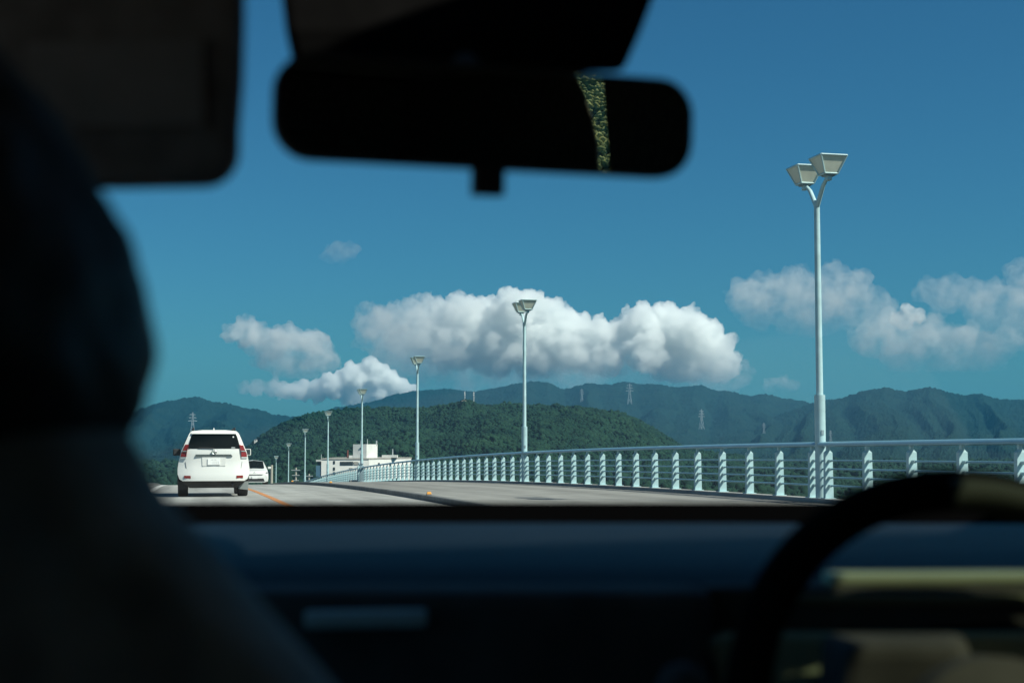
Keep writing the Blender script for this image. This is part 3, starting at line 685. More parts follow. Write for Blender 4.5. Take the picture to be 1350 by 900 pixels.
def lattice(h, w):
    mb = MB(); r_ = 0.42
    lv = [(0, w / 2), (0.35 * h, w * 0.30), (0.62 * h, w * 0.17), (h, w * 0.07)]
    cor = ((-1, -1), (1, -1), (1, 1), (-1, 1))
    P = [[Vector((a * q, b * q, z)) for a, b in cor] for z, q in lv]
    for i in range(3):
        for k in range(4):
            mb.tube([P[i][k], P[i + 1][k]], r_, 5); mb.tube([P[i][k], P[i + 1][(k + 1) % 4]], r_ * 0.6, 5); mb.tube([P[i][(k + 1) % 4], P[i + 1][k]], r_ * 0.6, 5)
            mb.tube([P[i + 1][k], P[i + 1][(k + 1) % 4]], r_ * 0.6, 5)
    for z, l in ((0.64, 0.19), (0.77, 0.16), (0.90, 0.13)):
        mb.tube([(-l * h, 0, z * h), (l * h, 0, z * h)], r_ * 1.4, 5)
        mb.tube([(-l * h, 0, z * h), (0, 0, z * h + 0.07 * h)], r_ * 0.5, 5); mb.tube([(l * h, 0, z * h), (0, 0, z * h + 0.07 * h)], r_ * 0.5, 5)
    return mb
py0 = None
for px, pt, pb, y, lab in ((830, 505.5, 533, 4200, 'tallest lattice pylon standing near the top of the middle mountain ridge'), (767, 512.5, 530, 4200, 'lattice pylon left of the tallest one, below the ridge above the near hill'),
                           (924.5, 539.5, 566, 3400, 'pale lattice pylon low on the slope right of the near hill'), (1006.5, 557, 571.5, 3000, 'small lattice pylon on the slope left of the tallest lamp'),
                           (1094, 567, 583, 2600, 'faint lattice pylon just right of the tallest lamp, above the handrail'), (254.5, 543.5, 575, 2900, 'lone lattice pylon above the white SUV in front of the left mountain')):
    h = (pb - pt) / F * y
    if py0 is None: py0 = lattice(60, 12).build('pylon', M['pylon']); o = py0
    else: o = py0.copy(); S.collection.objects.link(o)
    k = h / 60; o.location = (at_ground(px, y).x, y, (580 - pb) / F * y + EYE); o.scale = (k, k, k)
    o.rotation_euler = (0, 0, 0.1 + 0.08 * (px % 5)); tag(o, lab, 'pylon', 'lattice pylons on the mountains')
ym = 1330
for px, pt, lab in ((612.8, 515.5, 'left radio mast on top of the near wooded hill'), (624.6, 516, 'right radio mast on top of the near wooded hill')):
    z0 = float(near_h(np.array([(px - 675) / F]), np.array([ym]))[0])
    root = empty('radio_mast', (at_ground(px, ym).x, ym, z0)); tag(root, lab, 'radio mast', 'radio masts on the hill')
    h = (580 - pt) / F * ym + EYE - z0
    MB().tube([(0, 0, 0), (0, 0, h)], [0.55, 0.3], 6).build('mast', M['galv'], root)
    for q in (0.72, 0.86): MB().box((0, -0.4, h * q), (1.1, 0.4, 0.9)).build('antenna', M['plate'], root)
def house(px, py, y, w, h, m, lab):
    root = empty('house', (at_ground(px, y).x, y, (580 - py) / F * y + EYE)); tag(root, lab, 'house')
    MB().box((0, 0, h / 2 - 2), (w, w * 0.8, h + 4)).build('wall', m, root)
    MB().prism([(-w * 0.55, -w * 0.46, h), (w * 0.55, -w * 0.46, h), (0, -w * 0.46, h + w * 0.22)], (0, w * 0.92, 0)).build('roof', M['roof_grey'] if m is not M['pinkish'] else M['pinkish'], root)
    MB().box((0, -w * 0.4 - 0.02, h * 0.55), (w * 0.25, 0.1, h * 0.4)).build('window', M['window_dark'], root)
house(612, 532, 1300, 5.0, 2.2, M['pinkish'], 'small pinkish hut beside the radio masts on the hill top')
_zh = float(near_h(np.array([(338 - 675) / F]), np.array([1340.0]))[0])
house(338, 580 - (_zh + 1.5 - EYE) / 1340.0 * F, 1340, 2.6, 1.3, M['render_white'], 'tiny white hut on the left shoulder of the near hill')

# ------------------------------------------------------------------ clouds (volumes of water droplets, far behind the mountains)
def cloud(label, lobes, Y, dens, seed, base=None, vox=16.0, kids_n=34, depth=0.7, aniso=0.35, small=5, soft=0.0, lump=46.0, fade=None, zlow=0.10):
    rg = random.Random(seed); sp = []
    for px, py, r in lobes:
        c = PX(px, py, Y); R = r / F * Y
        c.y += rg.uniform(-depth, depth) * R
        sp.append((c, R))
        for _ in range(kids_n):
            d = Vector((rg.gauss(0, 1), rg.gauss(0, 1), rg.gauss(0.25, 0.9))).normalized()
            r2 = R * rg.uniform(0.18, 0.42); c2 = c + d * (R * rg.uniform(0.72, 1.02)); sp.append((c2, r2))
            for _ in range(small):
                d2 = Vector((rg.gauss(0, 1), rg.gauss(0, 1), rg.gauss(0.2, 1))).normalized()
                sp.append((c2 + d2 * r2 * 0.92, r2 * rg.uniform(0.22, 0.5)))
    v, f = ico(2); nv = len(v)
    V = np.concatenate([v * r + np.array(c) for c, r in sp]); Fq = np.concatenate([f + i * nv for i in range(len(sp))])
    if base is not None:
        zb = (580 - base) / F * Y + EYE
        low = V[:, 2] < zb; V[low, 2] = zb + (V[low, 2] - zb) * 0.22
    tmp = np_mesh('tmp', V, Fq, M['plate'])
    md = tmp.modifiers.new('r', 'REMESH'); md.mode = 'VOXEL'; md.voxel_size = vox
    me = evaluated_mesh(tmp)
    bpy.data.objects.remove(tmp)
    me.materials.clear();
    co = np.empty(len(me.vertices) * 3, np.float32); me.vertices.foreach_get('co', co); co = co.reshape(-1, 3)
    nr = np.empty(len(me.vertices) * 3, np.float32); me.vertices.foreach_get('normal', nr); nr = nr.reshape(-1, 3)
    for k in range(len(co)):
        dd = mnoise.turbulence(Vector(co[k]) / 80.0, 6, True, noise_basis='PERLIN_NEW', amplitude_scale=0.70, frequency_scale=2.1) - 0.55
        co[k] += nr[k] * (lump * dd)
    me.vertices.foreach_set('co', co.ravel()); me.update()
    tmp = bpy.data.objects.new('tmp', me); S.collection.objects.link(tmp)
    md = tmp.modifiers.new('r', 'REMESH'); md.mode = 'VOXEL'; md.voxel_size = vox * 0.9
    me = evaluated_mesh(tmp); bpy.data.objects.remove(tmp); me.materials.clear()
    zz_ = [v.co.z for v in me.vertices]; z0_, z1_ = min(zz_), max(zz_)
    me.materials.append(cloud_mat(dens, z0_, z0_ + (z1_ - z0_) * 0.6, soft, seed, None if fade is None else ((fade[0] - 675) / F * Y, (fade[1] - 675) / F * Y), zlow))
    o = bpy.data.objects.new('cloud', me); S.collection.objects.link(o)
    tag(o, label, kind='stuff')
    return o
big = [(520, 425, 24), (545, 420, 26), (575, 418, 28), (612, 418, 28), (645, 424, 30), (680, 412, 26), (700, 402, 17), (722, 422, 26), (755, 440, 26), (790, 445, 24), (815, 440, 18), (545, 450, 32), (595, 455, 36), (650, 462, 38), (705, 460, 38), (755, 468, 26), (800, 472, 24),
       (845, 432, 26), (882, 430, 28), (908, 440, 32), (930, 462, 34), (945, 484, 28), (890, 470, 38), (850, 466, 28), (905, 490, 26)]
cloud('big white cumulus cloud over the middle mountain ridge', big, 8600, 0.027, 3, base=500, vox=6.0, soft=0.12, fade=(515, 700))
cloud('hazy grey-blue underside spreading below the big white cumulus cloud', [(490, 425, 24), (505, 445, 28), (530, 465, 32), (565, 482, 36), (615, 492, 34), (665, 494, 34), (715, 494, 34), (765, 490, 32), (810, 480, 28), (850, 500, 28), (900, 512, 26), (945, 508, 26), (975, 494, 18)], 8900, 0.0036, 29, vox=10, soft=0.5)
cloud('loose grey-white cloud floating above the left mountain', [(305, 440, 12), (322, 428, 13), (336, 446, 20), (358, 456, 22), (384, 452, 22), (408, 462, 26), (428, 480, 20), (375, 480, 20), (402, 488, 18), (350, 474, 16)], 8200, 0.010, 5, base=498, vox=9, soft=0.45)
cloud('low bright cloud bank behind the left end of the near hill', [(322, 512, 9), (340, 511, 10), (358, 512, 11), (376, 514, 11), (395, 515, 13), (420, 514, 14), (445, 510, 18), (468, 498, 17), (488, 487, 13), (492, 480, 8), (508, 502, 17), (528, 512, 13), (543, 516, 8), (470, 522, 20), (500, 520, 18)], 7300, 0.055, 7, vox=6.5, soft=0.1, lump=24.0, fade=(330, 440), zlow=0.45)
cloud('pale thin cloud crossed by the tallest lamp', [(985, 392, 24), (1010, 388, 28), (1045, 388, 32), (1080, 396, 34), (1115, 402, 34), (1148, 410, 28), (1050, 414, 26), (1000, 412, 24), (1100, 366, 20), (1125, 378, 20), (1085, 420, 26), (1165, 420, 22)], 8000, 0.0036, 11, base=440, vox=10, soft=0.4)
cloud('pale cloud right of the tallest lamp with a bright small top', [(1148, 450, 24), (1178, 440, 28), (1215, 446, 32), (1250, 458, 30), (1285, 466, 26), (1315, 462, 22), (1190, 466, 28), (1235, 474, 26), (1330, 450, 18)], 8000, 0.0042, 13, base=488, vox=10, soft=0.45)
cloud('small bright cloud top peeking over the pale cloud right of the tallest lamp', [(1182, 420, 8), (1196, 412, 10), (1210, 418, 9), (1190, 426, 10)], 8250, 0.03, 37, vox=7, soft=0.3, lump=30.0)
cloud('thin grey cloud reaching the right edge of the view', [(1228, 384, 18), (1255, 388, 24), (1285, 398, 28), (1318, 408, 32), (1348, 410, 32), (1348, 366, 22), (1385, 395, 36), (1325, 440, 26), (1290, 425, 22), (1370, 430, 30)], 8000, 0.0026, 17, vox=10, soft=0.45)
cloud('faint small wisp alone in the sky left of the mirror tab', [(432, 337, 9), (446, 334, 13), (462, 330, 10)], 8000, 0.0022, 19, vox=9)
cloud('tiny faint cloud puff above the ridge left of the tallest lamp', [(1015, 507, 8), (1030, 505, 10), (1044, 508, 8)], 8600, 0.004, 23, vox=9)

# ------------------------------------------------------------------ the air
hz_ = MB().box((0, 2400, (250 + PLAIN - 1) / 2), (16000, 9000, 250 - PLAIN + 1)).build('haze', vol_mat('haze_air', 0.000085, (0.10, 0.44, 0.74), 0.1))
tag(hz_, kind='stuff')

# ------------------------------------------------------------------ our own car, seen from inside
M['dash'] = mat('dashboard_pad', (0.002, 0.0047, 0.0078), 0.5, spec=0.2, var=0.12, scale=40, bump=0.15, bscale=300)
M['trim_black'] = mat('cabin_black', (0.095, 0.080, 0.078), 0.85, var=0.2, scale=20, spec=0.1)
M['cabin_cloth'] = mat('cabin_cloth', (0.10, 0.085, 0.083), 0.95, var=0.25, scale=60, spec=0.1)
M['visor'] = mat('visor_cloth', (0.30, 0.215, 0.20), 0.95, var=0.2, scale=50, spec=0.1)
M['wheel_leather'] = mat('wheel_leather', (0.010, 0.0085, 0.008), 0.7, var=0.2, scale=40, spec=0.0)
M['headliner'] = mat('headliner', (0.46, 0.42, 0.38), 0.95, var=0.08, scale=60, spec=0.1)
M['beige'] = mat('beige_trim', (0.46, 0.45, 0.30), 0.6, var=0.08, scale=20)
M['beige_dim'] = mat('brown_trim', (0.16, 0.145, 0.09), 0.6)
M['vent_grey'] = mat('vent_grey', (0.55, 0.60, 0.60), 0.5)
M['mirror'] = mat('mirror_silver', (0.62, 0.66, 0.62), 0.0, metal=1.0)
car = empty('car', CP(0.17, 0.2, -EYE), YAW)
tag(car, 'dark cabin of our own car with dashboard, sun visor, mirror and steering wheel', 'car')
inv = (Matrix.Translation(car.location) @ Matrix.Rotation(YAW, 4, 'Z')).inverted()
def cb(mb, name, m, parent=car, **k):
    """build in world coordinates, then hang it on the car"""
    mb.v = [tuple(inv @ Vector(p)) for p in mb.v]
    return mb.build(name, m, parent, **k)
# dashboard: a section swept across the car, its far edge bowed like the windscreen's foot
def dash_sweep(prof, xs, y_of=lambda x: 0.0):
    return MB().loft([[Vector((x, y + y_of(x), z + EYE)) for y, z in prof] for x in xs], True)
xs = np.linspace(-0.95, 0.80, 36)
bow = lambda x: -0.05 * x * x
pad = [(1.33, -0.0765), (1.25, -0.0775), (1.17, -0.0800), (1.10, -0.0855), (1.05, -0.0925), (1.02, -0.100), (1.00, -0.109), (0.985, -0.125), (0.98, -0.16), (0.99, -0.22), (1.05, -0.45), (1.10, -1.0), (1.40, -1.0), (1.40, -0.11)]
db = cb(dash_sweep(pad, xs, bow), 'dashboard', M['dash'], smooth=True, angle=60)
cb(dash_sweep([(1.33, -0.0755), (1.36, -0.0695), (1.44, -0.0625), (1.50, -0.066), (1.50, -0.12), (1.33, -0.12)], xs, bow), 'defroster_lip', mat('lip_black', (0.0015, 0.0015, 0.0016), 0.95, spec=0.0), db, smooth=True)
def slab(pxs, y, thick=0.03):
    return MB().prism([PX(a, b, y) for a, b in pxs], (0, thick, 0))
cb(slab([(200, 778), (940, 778), (930, 1250), (200, 1250)], 0.955, 0.06), 'centre_panel', M['trim_black'], db, bevel=0.01)
vt = cb(slab([(400, 806), (562, 804), (562, 827), (400, 829)], 0.945, 0.02), 'air_vent', M['vent_grey'], db, bevel=0.003)
cb(slab([(1095, 757), (1420, 756), (1420, 772), (1095, 773)], 0.985, 0.03), 'upper_trim', M['beige'], db, bevel=0.003)
cb(slab([(1040, 784), (1420, 783), (1420, 795), (1040, 796)], 0.975, 0.03), 'brown_trim', M['beige_dim'], db, bevel=0.003)
cb(slab([(930, 773), (1430, 773), (1430, 834), (930, 834)], 0.980, 0.03), 'driver_panel', M['trim_black'], db, bevel=0.003)
cb(slab([(933, 850), (955, 836), (1430, 834), (1430, 1250), (1010, 1250), (945, 880)], 0.965, 0.03), 'lower_panel', M['beige'], db, bevel=0.004)
cb(MB().loft([[PX(x, y, 0.955) for x, y in ((1080, 832), (1272, 832), (1310, 940), (1330, 1100), (1060, 1100))], [PX(x, y, 0.90) for x, y in ((1120, 850), (1265, 850), (1300, 945), (1320, 1100), (1080, 1100))]]), 'column_cover', M['trim_black'], bevel=0.008)
cb(MB().tube([PX(860, 990, 0.82), PX(885, 935, 0.83), PX(905, 905, 0.84), PX(914, 892, 0.845)], [0.010, 0.013, 0.017, 0.012], 12), 'gear_lever', M['cabin_cloth'], smooth=True)
# steering wheel
WS = 0.86 / 0.90
wc = PX(1345, 992, 0.86); tilt = math.radians(26)
av = Vector((-RY, RX, 0)); nv_ = (-av * math.cos(tilt) + Vector((0, 0, 1)) * math.sin(tilt)).normalized()
e1 = Vector((RX, RY, 0)); e2 = e1.cross(nv_).normalized()
if e2.z < 0: e2 = -e2
def circ(a, r_=0.170): return wc + e1 * (r_ * math.cos(a)) + e2 * (r_ * math.sin(a))
def torus(mb, a0, a1, r_, tr, nseg, close=False, off=0.0):
    rings = []
    for k in range(nseg + 1):
        a = a0 + (a1 - a0) * k / nseg; c = circ(a, r_ * WS); rad = (c - wc).normalized()
        rings.append([c + rad * (tr * math.cos(b)) + nv_ * (tr * 0.92 * math.sin(b) + off) for b in np.linspace(0, 2 * math.pi, 15)[:-1]])
    return mb.loft(rings, not close)
sw = cb(torus(MB(), 0, 2 * math.pi, 0.178, 0.0142, 72, True), 'steering_wheel', M['wheel_leather'], smooth=True)
hub = MB()
hub.loft([[wc + e1 * (q * 0.075 * math.cos(b)) + e2 * (q * 0.065 * math.sin(b)) + nv_ * h for b in np.linspace(0, 2 * math.pi, 25)[:-1]] for q, h in ((0.95, -0.05), (1.0, -0.015), (0.9, 0.0), (0.5, 0.008))])
cb(hub, 'hub', M['trim_black'], sw, smooth=True)
for a in (math.pi * 1.02, -0.06, -math.pi / 2):
    cb(MB().tube([circ(a, 0.06) - nv_ * 0.015, circ(a, 0.12) - nv_ * 0.008, circ(a, 0.168)], [0.024, 0.017, 0.014], 10), 'spoke', M['trim_black'], sw, smooth=True)
cb(torus(MB(), math.radians(50), math.radians(92), 0.172, 0.0115, 16, off=0.006), 'rim_lit_patch', mat('lit_patch_tone', (0.045, 0.043, 0.034), 0.7, spec=0.2), sw, smooth=True)  # lit patch at the rim's top, put in as a paler arc
# rear-view mirror
MC = PX(650, 155, 0.85)
mn = Vector((0.30, -0.954, -0.099)).normalized()
m1 = Vector((0, 0, 1)).cross(mn).normalized(); m1 = m1 if m1.x > 0 else -m1
rollm = math.radians(0.4)
m2 = mn.cross(m1).normalized(); m2 = m2 if m2.z > 0 else -m2
m1, m2 = (m1 * math.cos(rollm) + m2 * math.sin(rollm)), (m2 * math.cos(rollm) - m1 * math.sin(rollm))
def rrect(w, h, r_, n=7):
    out = []
    for cx, cz, a0 in ((w - r_, h - r_, 0), (-w + r_, h - r_, 90), (-w + r_, -h + r_, 180), (w - r_, -h + r_, 270)):
        for k in range(n + 1):
            a = math.radians(a0 + 90 * k / n); out.append((cx + r_ * math.cos(a), cz + r_ * math.sin(a)))
    return out
def mring(w, h, r_, off): return [MC + m1 * a + m2 * b + mn * off for a, b in rrect(w, h, r_)]
HW, HH = 0.1320, 0.0312
rv = cb(MB().loft([mring(HW * 0.80, HH * 0.70, 0.02, -0.040), mring(HW * 0.95, HH * 0.93, 0.026, -0.028), mring(HW, HH, 0.023, -0.010), mring(HW, HH, 0.023, 0.0)]), 'rear_view_mirror', M['trim_black'], smooth=True, angle=50)
cb(MB().loft([mring(HW - 0.004, HH - 0.004, 0.019, 0.0005), mring(HW - 0.004, HH - 0.004, 0.019, 0.0025)]), 'mirror_glass', M['mirror'], rv)
cb(MB().loft([[MC + m1 * (0.0005 + a) + m2 * (-HH - 0.001 - q) + mn * b for a, b in ((-0.0095, -0.004), (0.0095, -0.004), (0.0095, -0.016), (-0.0095, -0.016))] for q in (-0.006, 0.0, 0.013, 0.0145)]), 'dimming_tab', M['trim_black'], rv, bevel=0.001)
cb(MB().tube([MC - mn * 0.035, MC - mn * 0.06 + Vector((0, 0, 0.04)), PX(600, 30, 0.97)], [0.012, 0.010, 0.016], 10), 'mirror_stem', M['trim_black'], rv, smooth=True)
cb(MB().loft([[PX(370, -120, 0.90), PX(862, -120, 0.90), PX(862, -120, 1.02), PX(370, -120, 1.02)][:4],
              [PX(368, -30, 0.90), PX(872, -30, 0.90), PX(868, -30, 1.00), PX(372, -30, 1.00)],
              [PX(376, 40, 0.90), PX(846, 40, 0.90), PX(840, 40, 0.98), PX(380, 40, 0.98)],
              [PX(388, 95, 0.905), PX(822, 95, 0.905), PX(818, 95, 0.96), PX(392, 95, 0.96)]]), 'sensor_housing', mat('housing_black', (0.010, 0.0095, 0.0095), 0.9, var=0.2, scale=30, spec=0.0), bevel=0.006)
# sun visor, folded down in front of the passenger
vis = []
VY = 0.72
vo = [(-260, -190), (316, -190), (316, 20), (314, 100), (309, 165)] + [(309 - 48 + 48 * math.cos(a), 193 + 48 * math.sin(a)) for a in np.linspace(0.05, math.pi / 2, 8)] + [(150, 243), (-260, 238)]
vz = cb(MB().prism([PX(a, b, VY) for a, b in vo], (0, 0.022, 0)), 'sun_visor', M['visor'], bevel=0.007)
cb(MB().prism([PX(a, b, VY - 0.004) for a, b in ((35, 55), (268, 52), (268, 165), (35, 168))], (0, 0.0035, 0)), 'visor_flap', mat('visor_flap_cloth', (0.36, 0.26, 0.245), 0.95, var=0.1, scale=30), vz)
# windscreen, roof, pillars, doors
wb = [CP(s, 1.60 - 0.10 * (s - 0.17) ** 2 + 0.02, -0.075) for s in np.linspace(-0.62, 0.96, 15)]
wt = [CP(s, 0.80 - 0.08 * (s - 0.17) ** 2, 0.345) for s in np.linspace(-0.50, 0.84, 15)]
wm = [(a * 0.5 + b * 0.5) + Vector((0, 0.02, 0.015)) for a, b in zip(wb, wt)]
cb(MB().loft([wb, wm, wt], False, False), 'windscreen', pane_mat('windscreen_glass', (0.90, 0.95, 0.94), 0.03), smooth=True)
for d_, ln_, s_, w_ in ((0.74, 0.14, 0.17, 1.60), (-1.68, 0.165, 0.17, 1.60), (-0.465, 2.255, 0.065, 1.39), (-0.465, 2.26, 0.955, 0.03), (-0.76, 1.70, 0.85, 0.178)):
    cb(MB().box(CP(s_, d_, 0.385), (w_, ln_, 0.05), Matrix.Rotation(YAW, 3, 'Z')), 'roof_frame', M['cabin_cloth'] if d_ == -1.68 else M['headliner'])
cb(MB().box(CP(0.85, 0.38, 0.385), (0.179, 0.57, 0.006), Matrix.Rotation(YAW, 3, 'Z')), 'added_roof_pane', pane_mat('added_pane_tint', (0.46, 0.52, 0.44), 0.03))  # unseen roof pane, added to let sun fall on the beige trim
def wall_poly(s, pts, th):
    off = Vector((RX, RY, 0)) * th
    return MB().prism([CP(s, d, z) for d, z in pts], off)
for s, sg in ((-0.58, -1), (0.92, 1)):
    nm = 'left' if sg < 0 else 'right'
    dr = cb(wall_poly(s, [(-1.7, -0.10), (1.5, -0.10), (1.5, -1.0), (-1.7, -1.0)], sg * 0.06), 'door', M['cabin_cloth'])
    cb(wall_poly(s, [(1.52, -0.12), (1.38, -0.12), (0.68, 0.36), (0.82, 0.36)], sg * 0.07), 'windscreen_pillar', M['cabin_cloth'], bevel=0.01)
    cb(wall_poly(s, [(0.02, -0.099), (0.22, -0.099), (0.20, 0.355), (0.06, 0.355)], sg * 0.05), 'door_pillar', M['cabin_cloth'], bevel=0.01)
    cb(wall_poly(s, [(0.20, 0.335), (0.74, 0.335), (0.72, 0.358), (0.2, 0.358)], sg * 0.05), 'roof_rail', M['cabin_cloth'])
    cb(wall_poly(s + sg * 0.02, [(0.22, -0.11), (1.36, -0.11), (0.75, 0.336), (0.205, 0.336)], sg * 0.004), 'door_glass', pane_mat('door_glass', (0.36, 0.36, 0.29) if sg > 0 else (0.85, 0.90, 0.86), 0.04), dr)
# left rear side is closed by the pillar and tinted glass
cb(wall_poly(-0.58, [(-1.7, -0.099), (0.02, -0.099), (0.06, 0.355), (-1.7, 0.355)], -0.004), 'rear_door_glass', pane_mat('privacy_glass', (0.40, 0.42, 0.40), 0.03))
# right rear: the body side with the rear door window opening (what the mirror shows)
def mirror_hit(px, py, s):
    d = ray(px, py); o = camo.location.copy()
    t = (MC - o).dot(mn) / d.dot(mn); p = o + d * t; r_ = d - 2 * d.dot(mn) * mn
    e = Vector((RX, RY, 0)); t2 = (s - p.dot(e)) / r_.dot(e); q = p + r_ * t2
    return (-q.x * RY + q.y * RX, q.z - EYE)
edge_back = [mirror_hit(a, b, 0.92) for a, b in ((744, 60), (748, 90), (765, 120), (777, 155), (784, 190), (786, 245))]
edge_front = [mirror_hit(a, b, 0.92) for a, b in ((803, 245), (801, 200), (797, 150), (794, 100), (792, 60))]
print('mirror window', edge_back, edge_front)
bk = [(d, min(z, 0.372)) for d, z in edge_back]; fr_ = [(d, min(z, 0.372)) for d, z in edge_front]
cb(wall_poly(0.92, [(-2.0, 0.373)] + bk + [(bk[-1][0], -0.099), (-2.0, -0.099)], 0.004), 'rear_pillar', M['cabin_cloth'])
cb(wall_poly(0.92, [(0.03, -0.099), (fr_[0][0], -0.099)] + fr_ + [(0.065, 0.373)], 0.004), 'rear_door_panel', M['cabin_cloth'])
cb(wall_poly(0.927, [(bk[0][0] - 0.05, 0.36), (fr_[-1][0] + 0.05, 0.36), (fr_[0][0] + 0.05, -0.1), (bk[-1][0] - 0.05, -0.1)], 0.004), 'rear_door_glass', pane_mat('rear_glass', (0.85, 0.88, 0.78), 0.03))
def tail(s0, s1, z0, z1, nm, m, th=0.04):
    return cb(MB().prism([CP(s0, -1.72, z0), CP(s1, -1.72, z0), CP(s1, -1.72, z1), CP(s0, -1.72, z1)], Vector((RY, -RX, 0)) * th), nm, m)
tail(-0.64, 0.98, -1.0, 0.36, 'tailgate', M['cabin_cloth'])
cb(MB().prism([CP(-0.64, -1.72, -1.02), CP(0.98, -1.72, -1.02), CP(0.98, 1.5, -1.02), CP(-0.64, 1.5, -1.02)], (0, 0, -0.03)), 'floor', M['cabin_cloth'])
# seats
def seat(s0, hz0):
    st = cb(MB().box(CP(s0, 0.16, -0.42), (0.50, 0.14, 0.62), Matrix.Rotation(YAW, 3, 'Z') @ Matrix.Rotation(0.16, 3, 'X')), 'seat', M['cabin_cloth'], bevel=0.05)
    cb(MB().box(CP(s0, 0.42, -0.70), (0.50, 0.52, 0.16), Matrix.Rotation(YAW, 3, 'Z')), 'cushion', M['cabin_cloth'], st, bevel=0.05)
    return st
sd = seat(0.53, 0)
cb(MB().box(CP(0.53, 0.10, 0.04), (0.26, 0.10, 0.19), Matrix.Rotation(YAW, 3, 'Z')), 'headrest', M['cabin_cloth'], sd, bevel=0.035)
seat(-0.20, 0)

# ------------------------------------------------------------------ passenger
M['skin'] = mat('skin', (0.32, 0.19, 0.13), 0.55)
M['hair'] = mat('dark_hair', (0.060, 0.040, 0.036), 0.6, var=0.3, scale=60)
M['shirt'] = mat('grey_shirt', (0.42, 0.36, 0.34), 0.9, var=0.3, scale=25, bump=0.25, bscale=60)
M['trousers'] = mat('dark_trousers', (0.03, 0.03, 0.04), 0.9)
def skin_mesh(name, verts, edges, radii, m, root=0, sub=2, tweak=None):
    me = bpy.data.meshes.new(name); me.from_pydata([tuple(v) for v in verts], edges, []); me.update()
    o = bpy.data.objects.new(name + '_tmp', me); S.collection.objects.link(o)
    md = o.modifiers.new('skin', 'SKIN'); md.use_smooth_shade = True
    sv = me.skin_vertices[0].data if me.skin_vertices else None
    if sv is None:
        lay = me.attributes
    for i, r_ in enumerate(radii):
        rr = r_ if isinstance(r_, tuple) else (r_, r_)
        me.skin_vertices[0].data[i].radius = rr
        me.skin_vertices[0].data[i].use_root = (i == root)
    sb = o.modifiers.new('subdivision', 'SUBSURF'); sb.levels = sub; sb.render_levels = sub
    out = evaluated_mesh(o); bpy.data.objects.remove(o)
    out.materials.clear(); out.materials.append(m)
    if tweak:
        for v in out.vertices: v.co = tweak(Vector(v.co))
    out.shade_smooth(); out.name = name
    ob = bpy.data.objects.new(name, out); S.collection.objects.link(ob)
    return ob
ps, pd = -0.113, 0.588
person = empty('person', CP(ps, pd - 0.05, -0.62), YAW)
tag(person, 'passenger in the front seat seen from behind, dark hair and loose grey shirt', 'person')
# local frame: x right, y forward, z up from the seat cushion (z=0)
J = {'pelvis': (-0.02, -0.02, 0.06, .13), 'waist': (-0.015, -0.03, 0.18, .115), 'chest': (-0.01, -0.01, 0.33, .12), 'upper': (0.0, 0.0, 0.43, .09), 'neck0': (0.0, 0.02, 0.52, .055), 'neck1': (0.0, 0.04, 0.585, .052),
     'skull0': (0.0, 0.055, 0.64, .066), 'skull1': (0.0, 0.05, 0.70, .076), 'skull2': (0.0, 0.045, 0.755, .064)}
names = list(J); vs = [J[k][:3] for k in names]; rs = [J[k][3] for k in names]
es = [(i, i + 1) for i in range(len(names) - 1)]
def chain(start, pts):
    p = start
    for x, y, z, r_ in pts:
        vs.append((x, y, z)); rs.append(r_); es.append((p, len(vs) - 1)); p = len(vs) - 1
    return p
for sg in (-1, 1):
    e = chain(names.index('upper'), [(sg * 0.10, 0.0, 0.43, .06), (sg * 0.185, 0.0, 0.40, .055), (sg * 0.215, 0.06, 0.28, .045), (sg * 0.22, 0.13, 0.18, .040), (sg * 0.17, 0.26, 0.15, .036), (sg * 0.12, 0.36, 0.14, .026), (sg * 0.115, 0.40, 0.14, .028)])
    for q, l in ((-0.03, 0.055), (-0.010, 0.075), (0.010, 0.072), (0.028, 0.055)):
        chain(e, [(sg * 0.115 + q, 0.425, 0.145, .0095), (sg * 0.115 + q * 1.15, 0.425 + l * 0.6, 0.140, .0085), (sg * 0.115 + q * 1.2, 0.425 + l, 0.120, .007)])
    chain(e, [(sg * 0.115 - sg * 0.042, 0.395, 0.14, .0105), (sg * 0.115 - sg * 0.058, 0.425, 0.132, .009)])
    chain(names.index('pelvis'), [(sg * 0.10, 0.05, 0.06, .095), (sg * 0.13, 0.28, 0.09, .078), (sg * 0.14, 0.44, 0.10, .062), (sg * 0.14, 0.50, -0.10, .054), (sg * 0.14, 0.53, -0.30, .040), (sg * 0.14, 0.60, -0.345, .036), (sg * 0.14, 0.70, -0.355, .028)])
chain(names.index('skull0'), [(0.0, 0.12, 0.635, .030), (0.0, 0.15, 0.66, .013)])          # face and nose, turned to the road
pb = skin_mesh('body', vs, es, rs, M['skin']); pb.parent = person
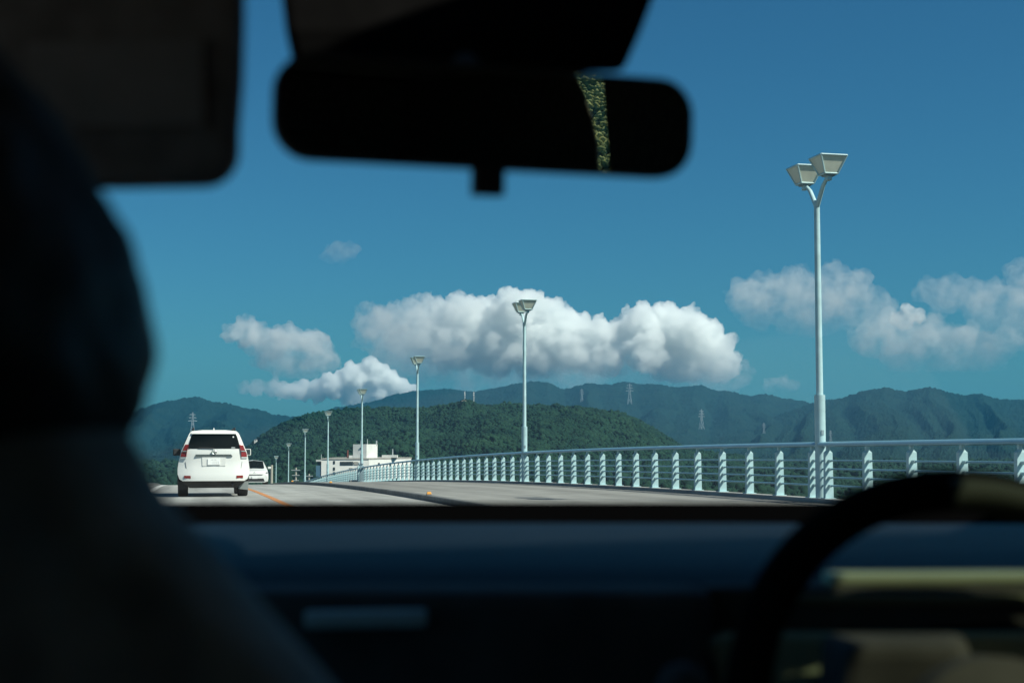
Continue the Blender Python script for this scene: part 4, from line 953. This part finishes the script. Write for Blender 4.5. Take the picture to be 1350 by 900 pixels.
# shirt
SH = [(-0.02, .135, .13), (0.06, .165, .15), (0.16, .165, .14), (0.26, .185, .14), (0.34, .205, .135), (0.40, .218, .125), (0.44, .212, .115), (0.475, .196, .108), (0.505, .176, .102), (0.53, .158, .098), (0.555, .138, .094), (0.58, .118, .090), (0.60, .103, .088), (0.618, .094, .086), (0.632, .082, .078), (0.628, .066, .064)]
rows = []; n_ = 72
zs_ = np.concatenate([np.linspace(-0.02, 0.40, 22), np.linspace(0.41, 0.632, 34)])
for z in zs_:
    w = float(np.interp(z, [q[0] for q in SH[:-1]], [q[1] for q in SH[:-1]])); dp = float(np.interp(z, [q[0] for q in SH[:-1]], [q[2] for q in SH[:-1]]))
    cy = 0.03 * max(0.0, min(1.0, (z - 0.4) / 0.2)); ring_ = []
    for k in range(n_):
        a_ = 2 * math.pi * k / n_; c_, s__ = math.cos(a_), math.sin(a_)
        p = Vector((w * math.copysign(abs(c_) ** 0.85, c_), cy + dp * math.copysign(abs(s__) ** 0.85, s__), z))
        nn = mnoise.fractal(Vector((p.x * 8, p.y * 8, p.z * 6 + p.x * 7)), 1.0, 2.0, 4)
        fold = 0.0055 * math.sin(z * 62 + p.x * 30 + 4 * nn) * min(1.0, (0.66 - z) / 0.12)
        ring_.append(p + Vector((c_, s__, 0)) * (0.007 * nn + fold))
    rows.append(ring_)
rows.append([Vector((p.x * 0.82, 0.03 + (p.y - 0.03) * 0.82, 0.622)) for p in rows[-1]])
sh = MB().loft(rows, True).build('shirt', M['shirt'], person, smooth=True, angle=180)
for sg in (-1, 1):
    MB().tube([(sg * 0.175, 0.0, 0.43), (sg * 0.205, 0.03, 0.37), (sg * 0.222, 0.07, 0.29), (sg * 0.226, 0.12, 0.20), (sg * 0.220, 0.145, 0.17)], [0.055, 0.066, 0.064, 0.058, 0.056], 20).build('sleeve', M['shirt'], sh, smooth=True)
# hair: a cap of wavy locks down to the nape
hv, hf = ico(5)
H = []
prof_z = [0.0, 0.020, 0.032, 0.045, 0.062, 0.074, 0.098, 0.113, 0.122, 0.135, 0.16, 0.185, 0.20]      # height over the nape -> half width
prof_w = [0.03, 0.070, 0.088, 0.095, 0.0985, 0.0975, 0.0935, 0.089, 0.084, 0.078, 0.064, 0.040, 0.0]
for v in hv:
    v = Vector(v); zz = 0.10 * (v.z + 1.0)
    w = float(np.interp(zz, prof_z, prof_w)); q = Vector((v.x, v.y, 0)); q = q.normalized() if q.length > 1e-5 else Vector((0, 1, 0))
    if v.z < -0.97: w *= max(0.0, (1 + v.z) / 0.03)
    az = math.atan2(v.x, -v.y)
    nn = 0.30 * math.sin(az * 11 + zz * 60 + 2 * math.sin(zz * 40)) + mnoise.fractal(v * 2.6, 1.0, 2.0, 4) * 0.9
    w *= 1 + 0.045 * nn
    p = Vector((q.x * w, q.y * w * 1.14, zz + 0.0015 * nn))
    if v.y > 0.35 and zz < 0.11: p.y = min(p.y, 0.045)
    H.append(p + Vector((0.0, 0.035, 0.585)))
hm = MB().add(H, [tuple(f) for f in hf]).build('hair', M['hair'], person, smooth=True, angle=180)
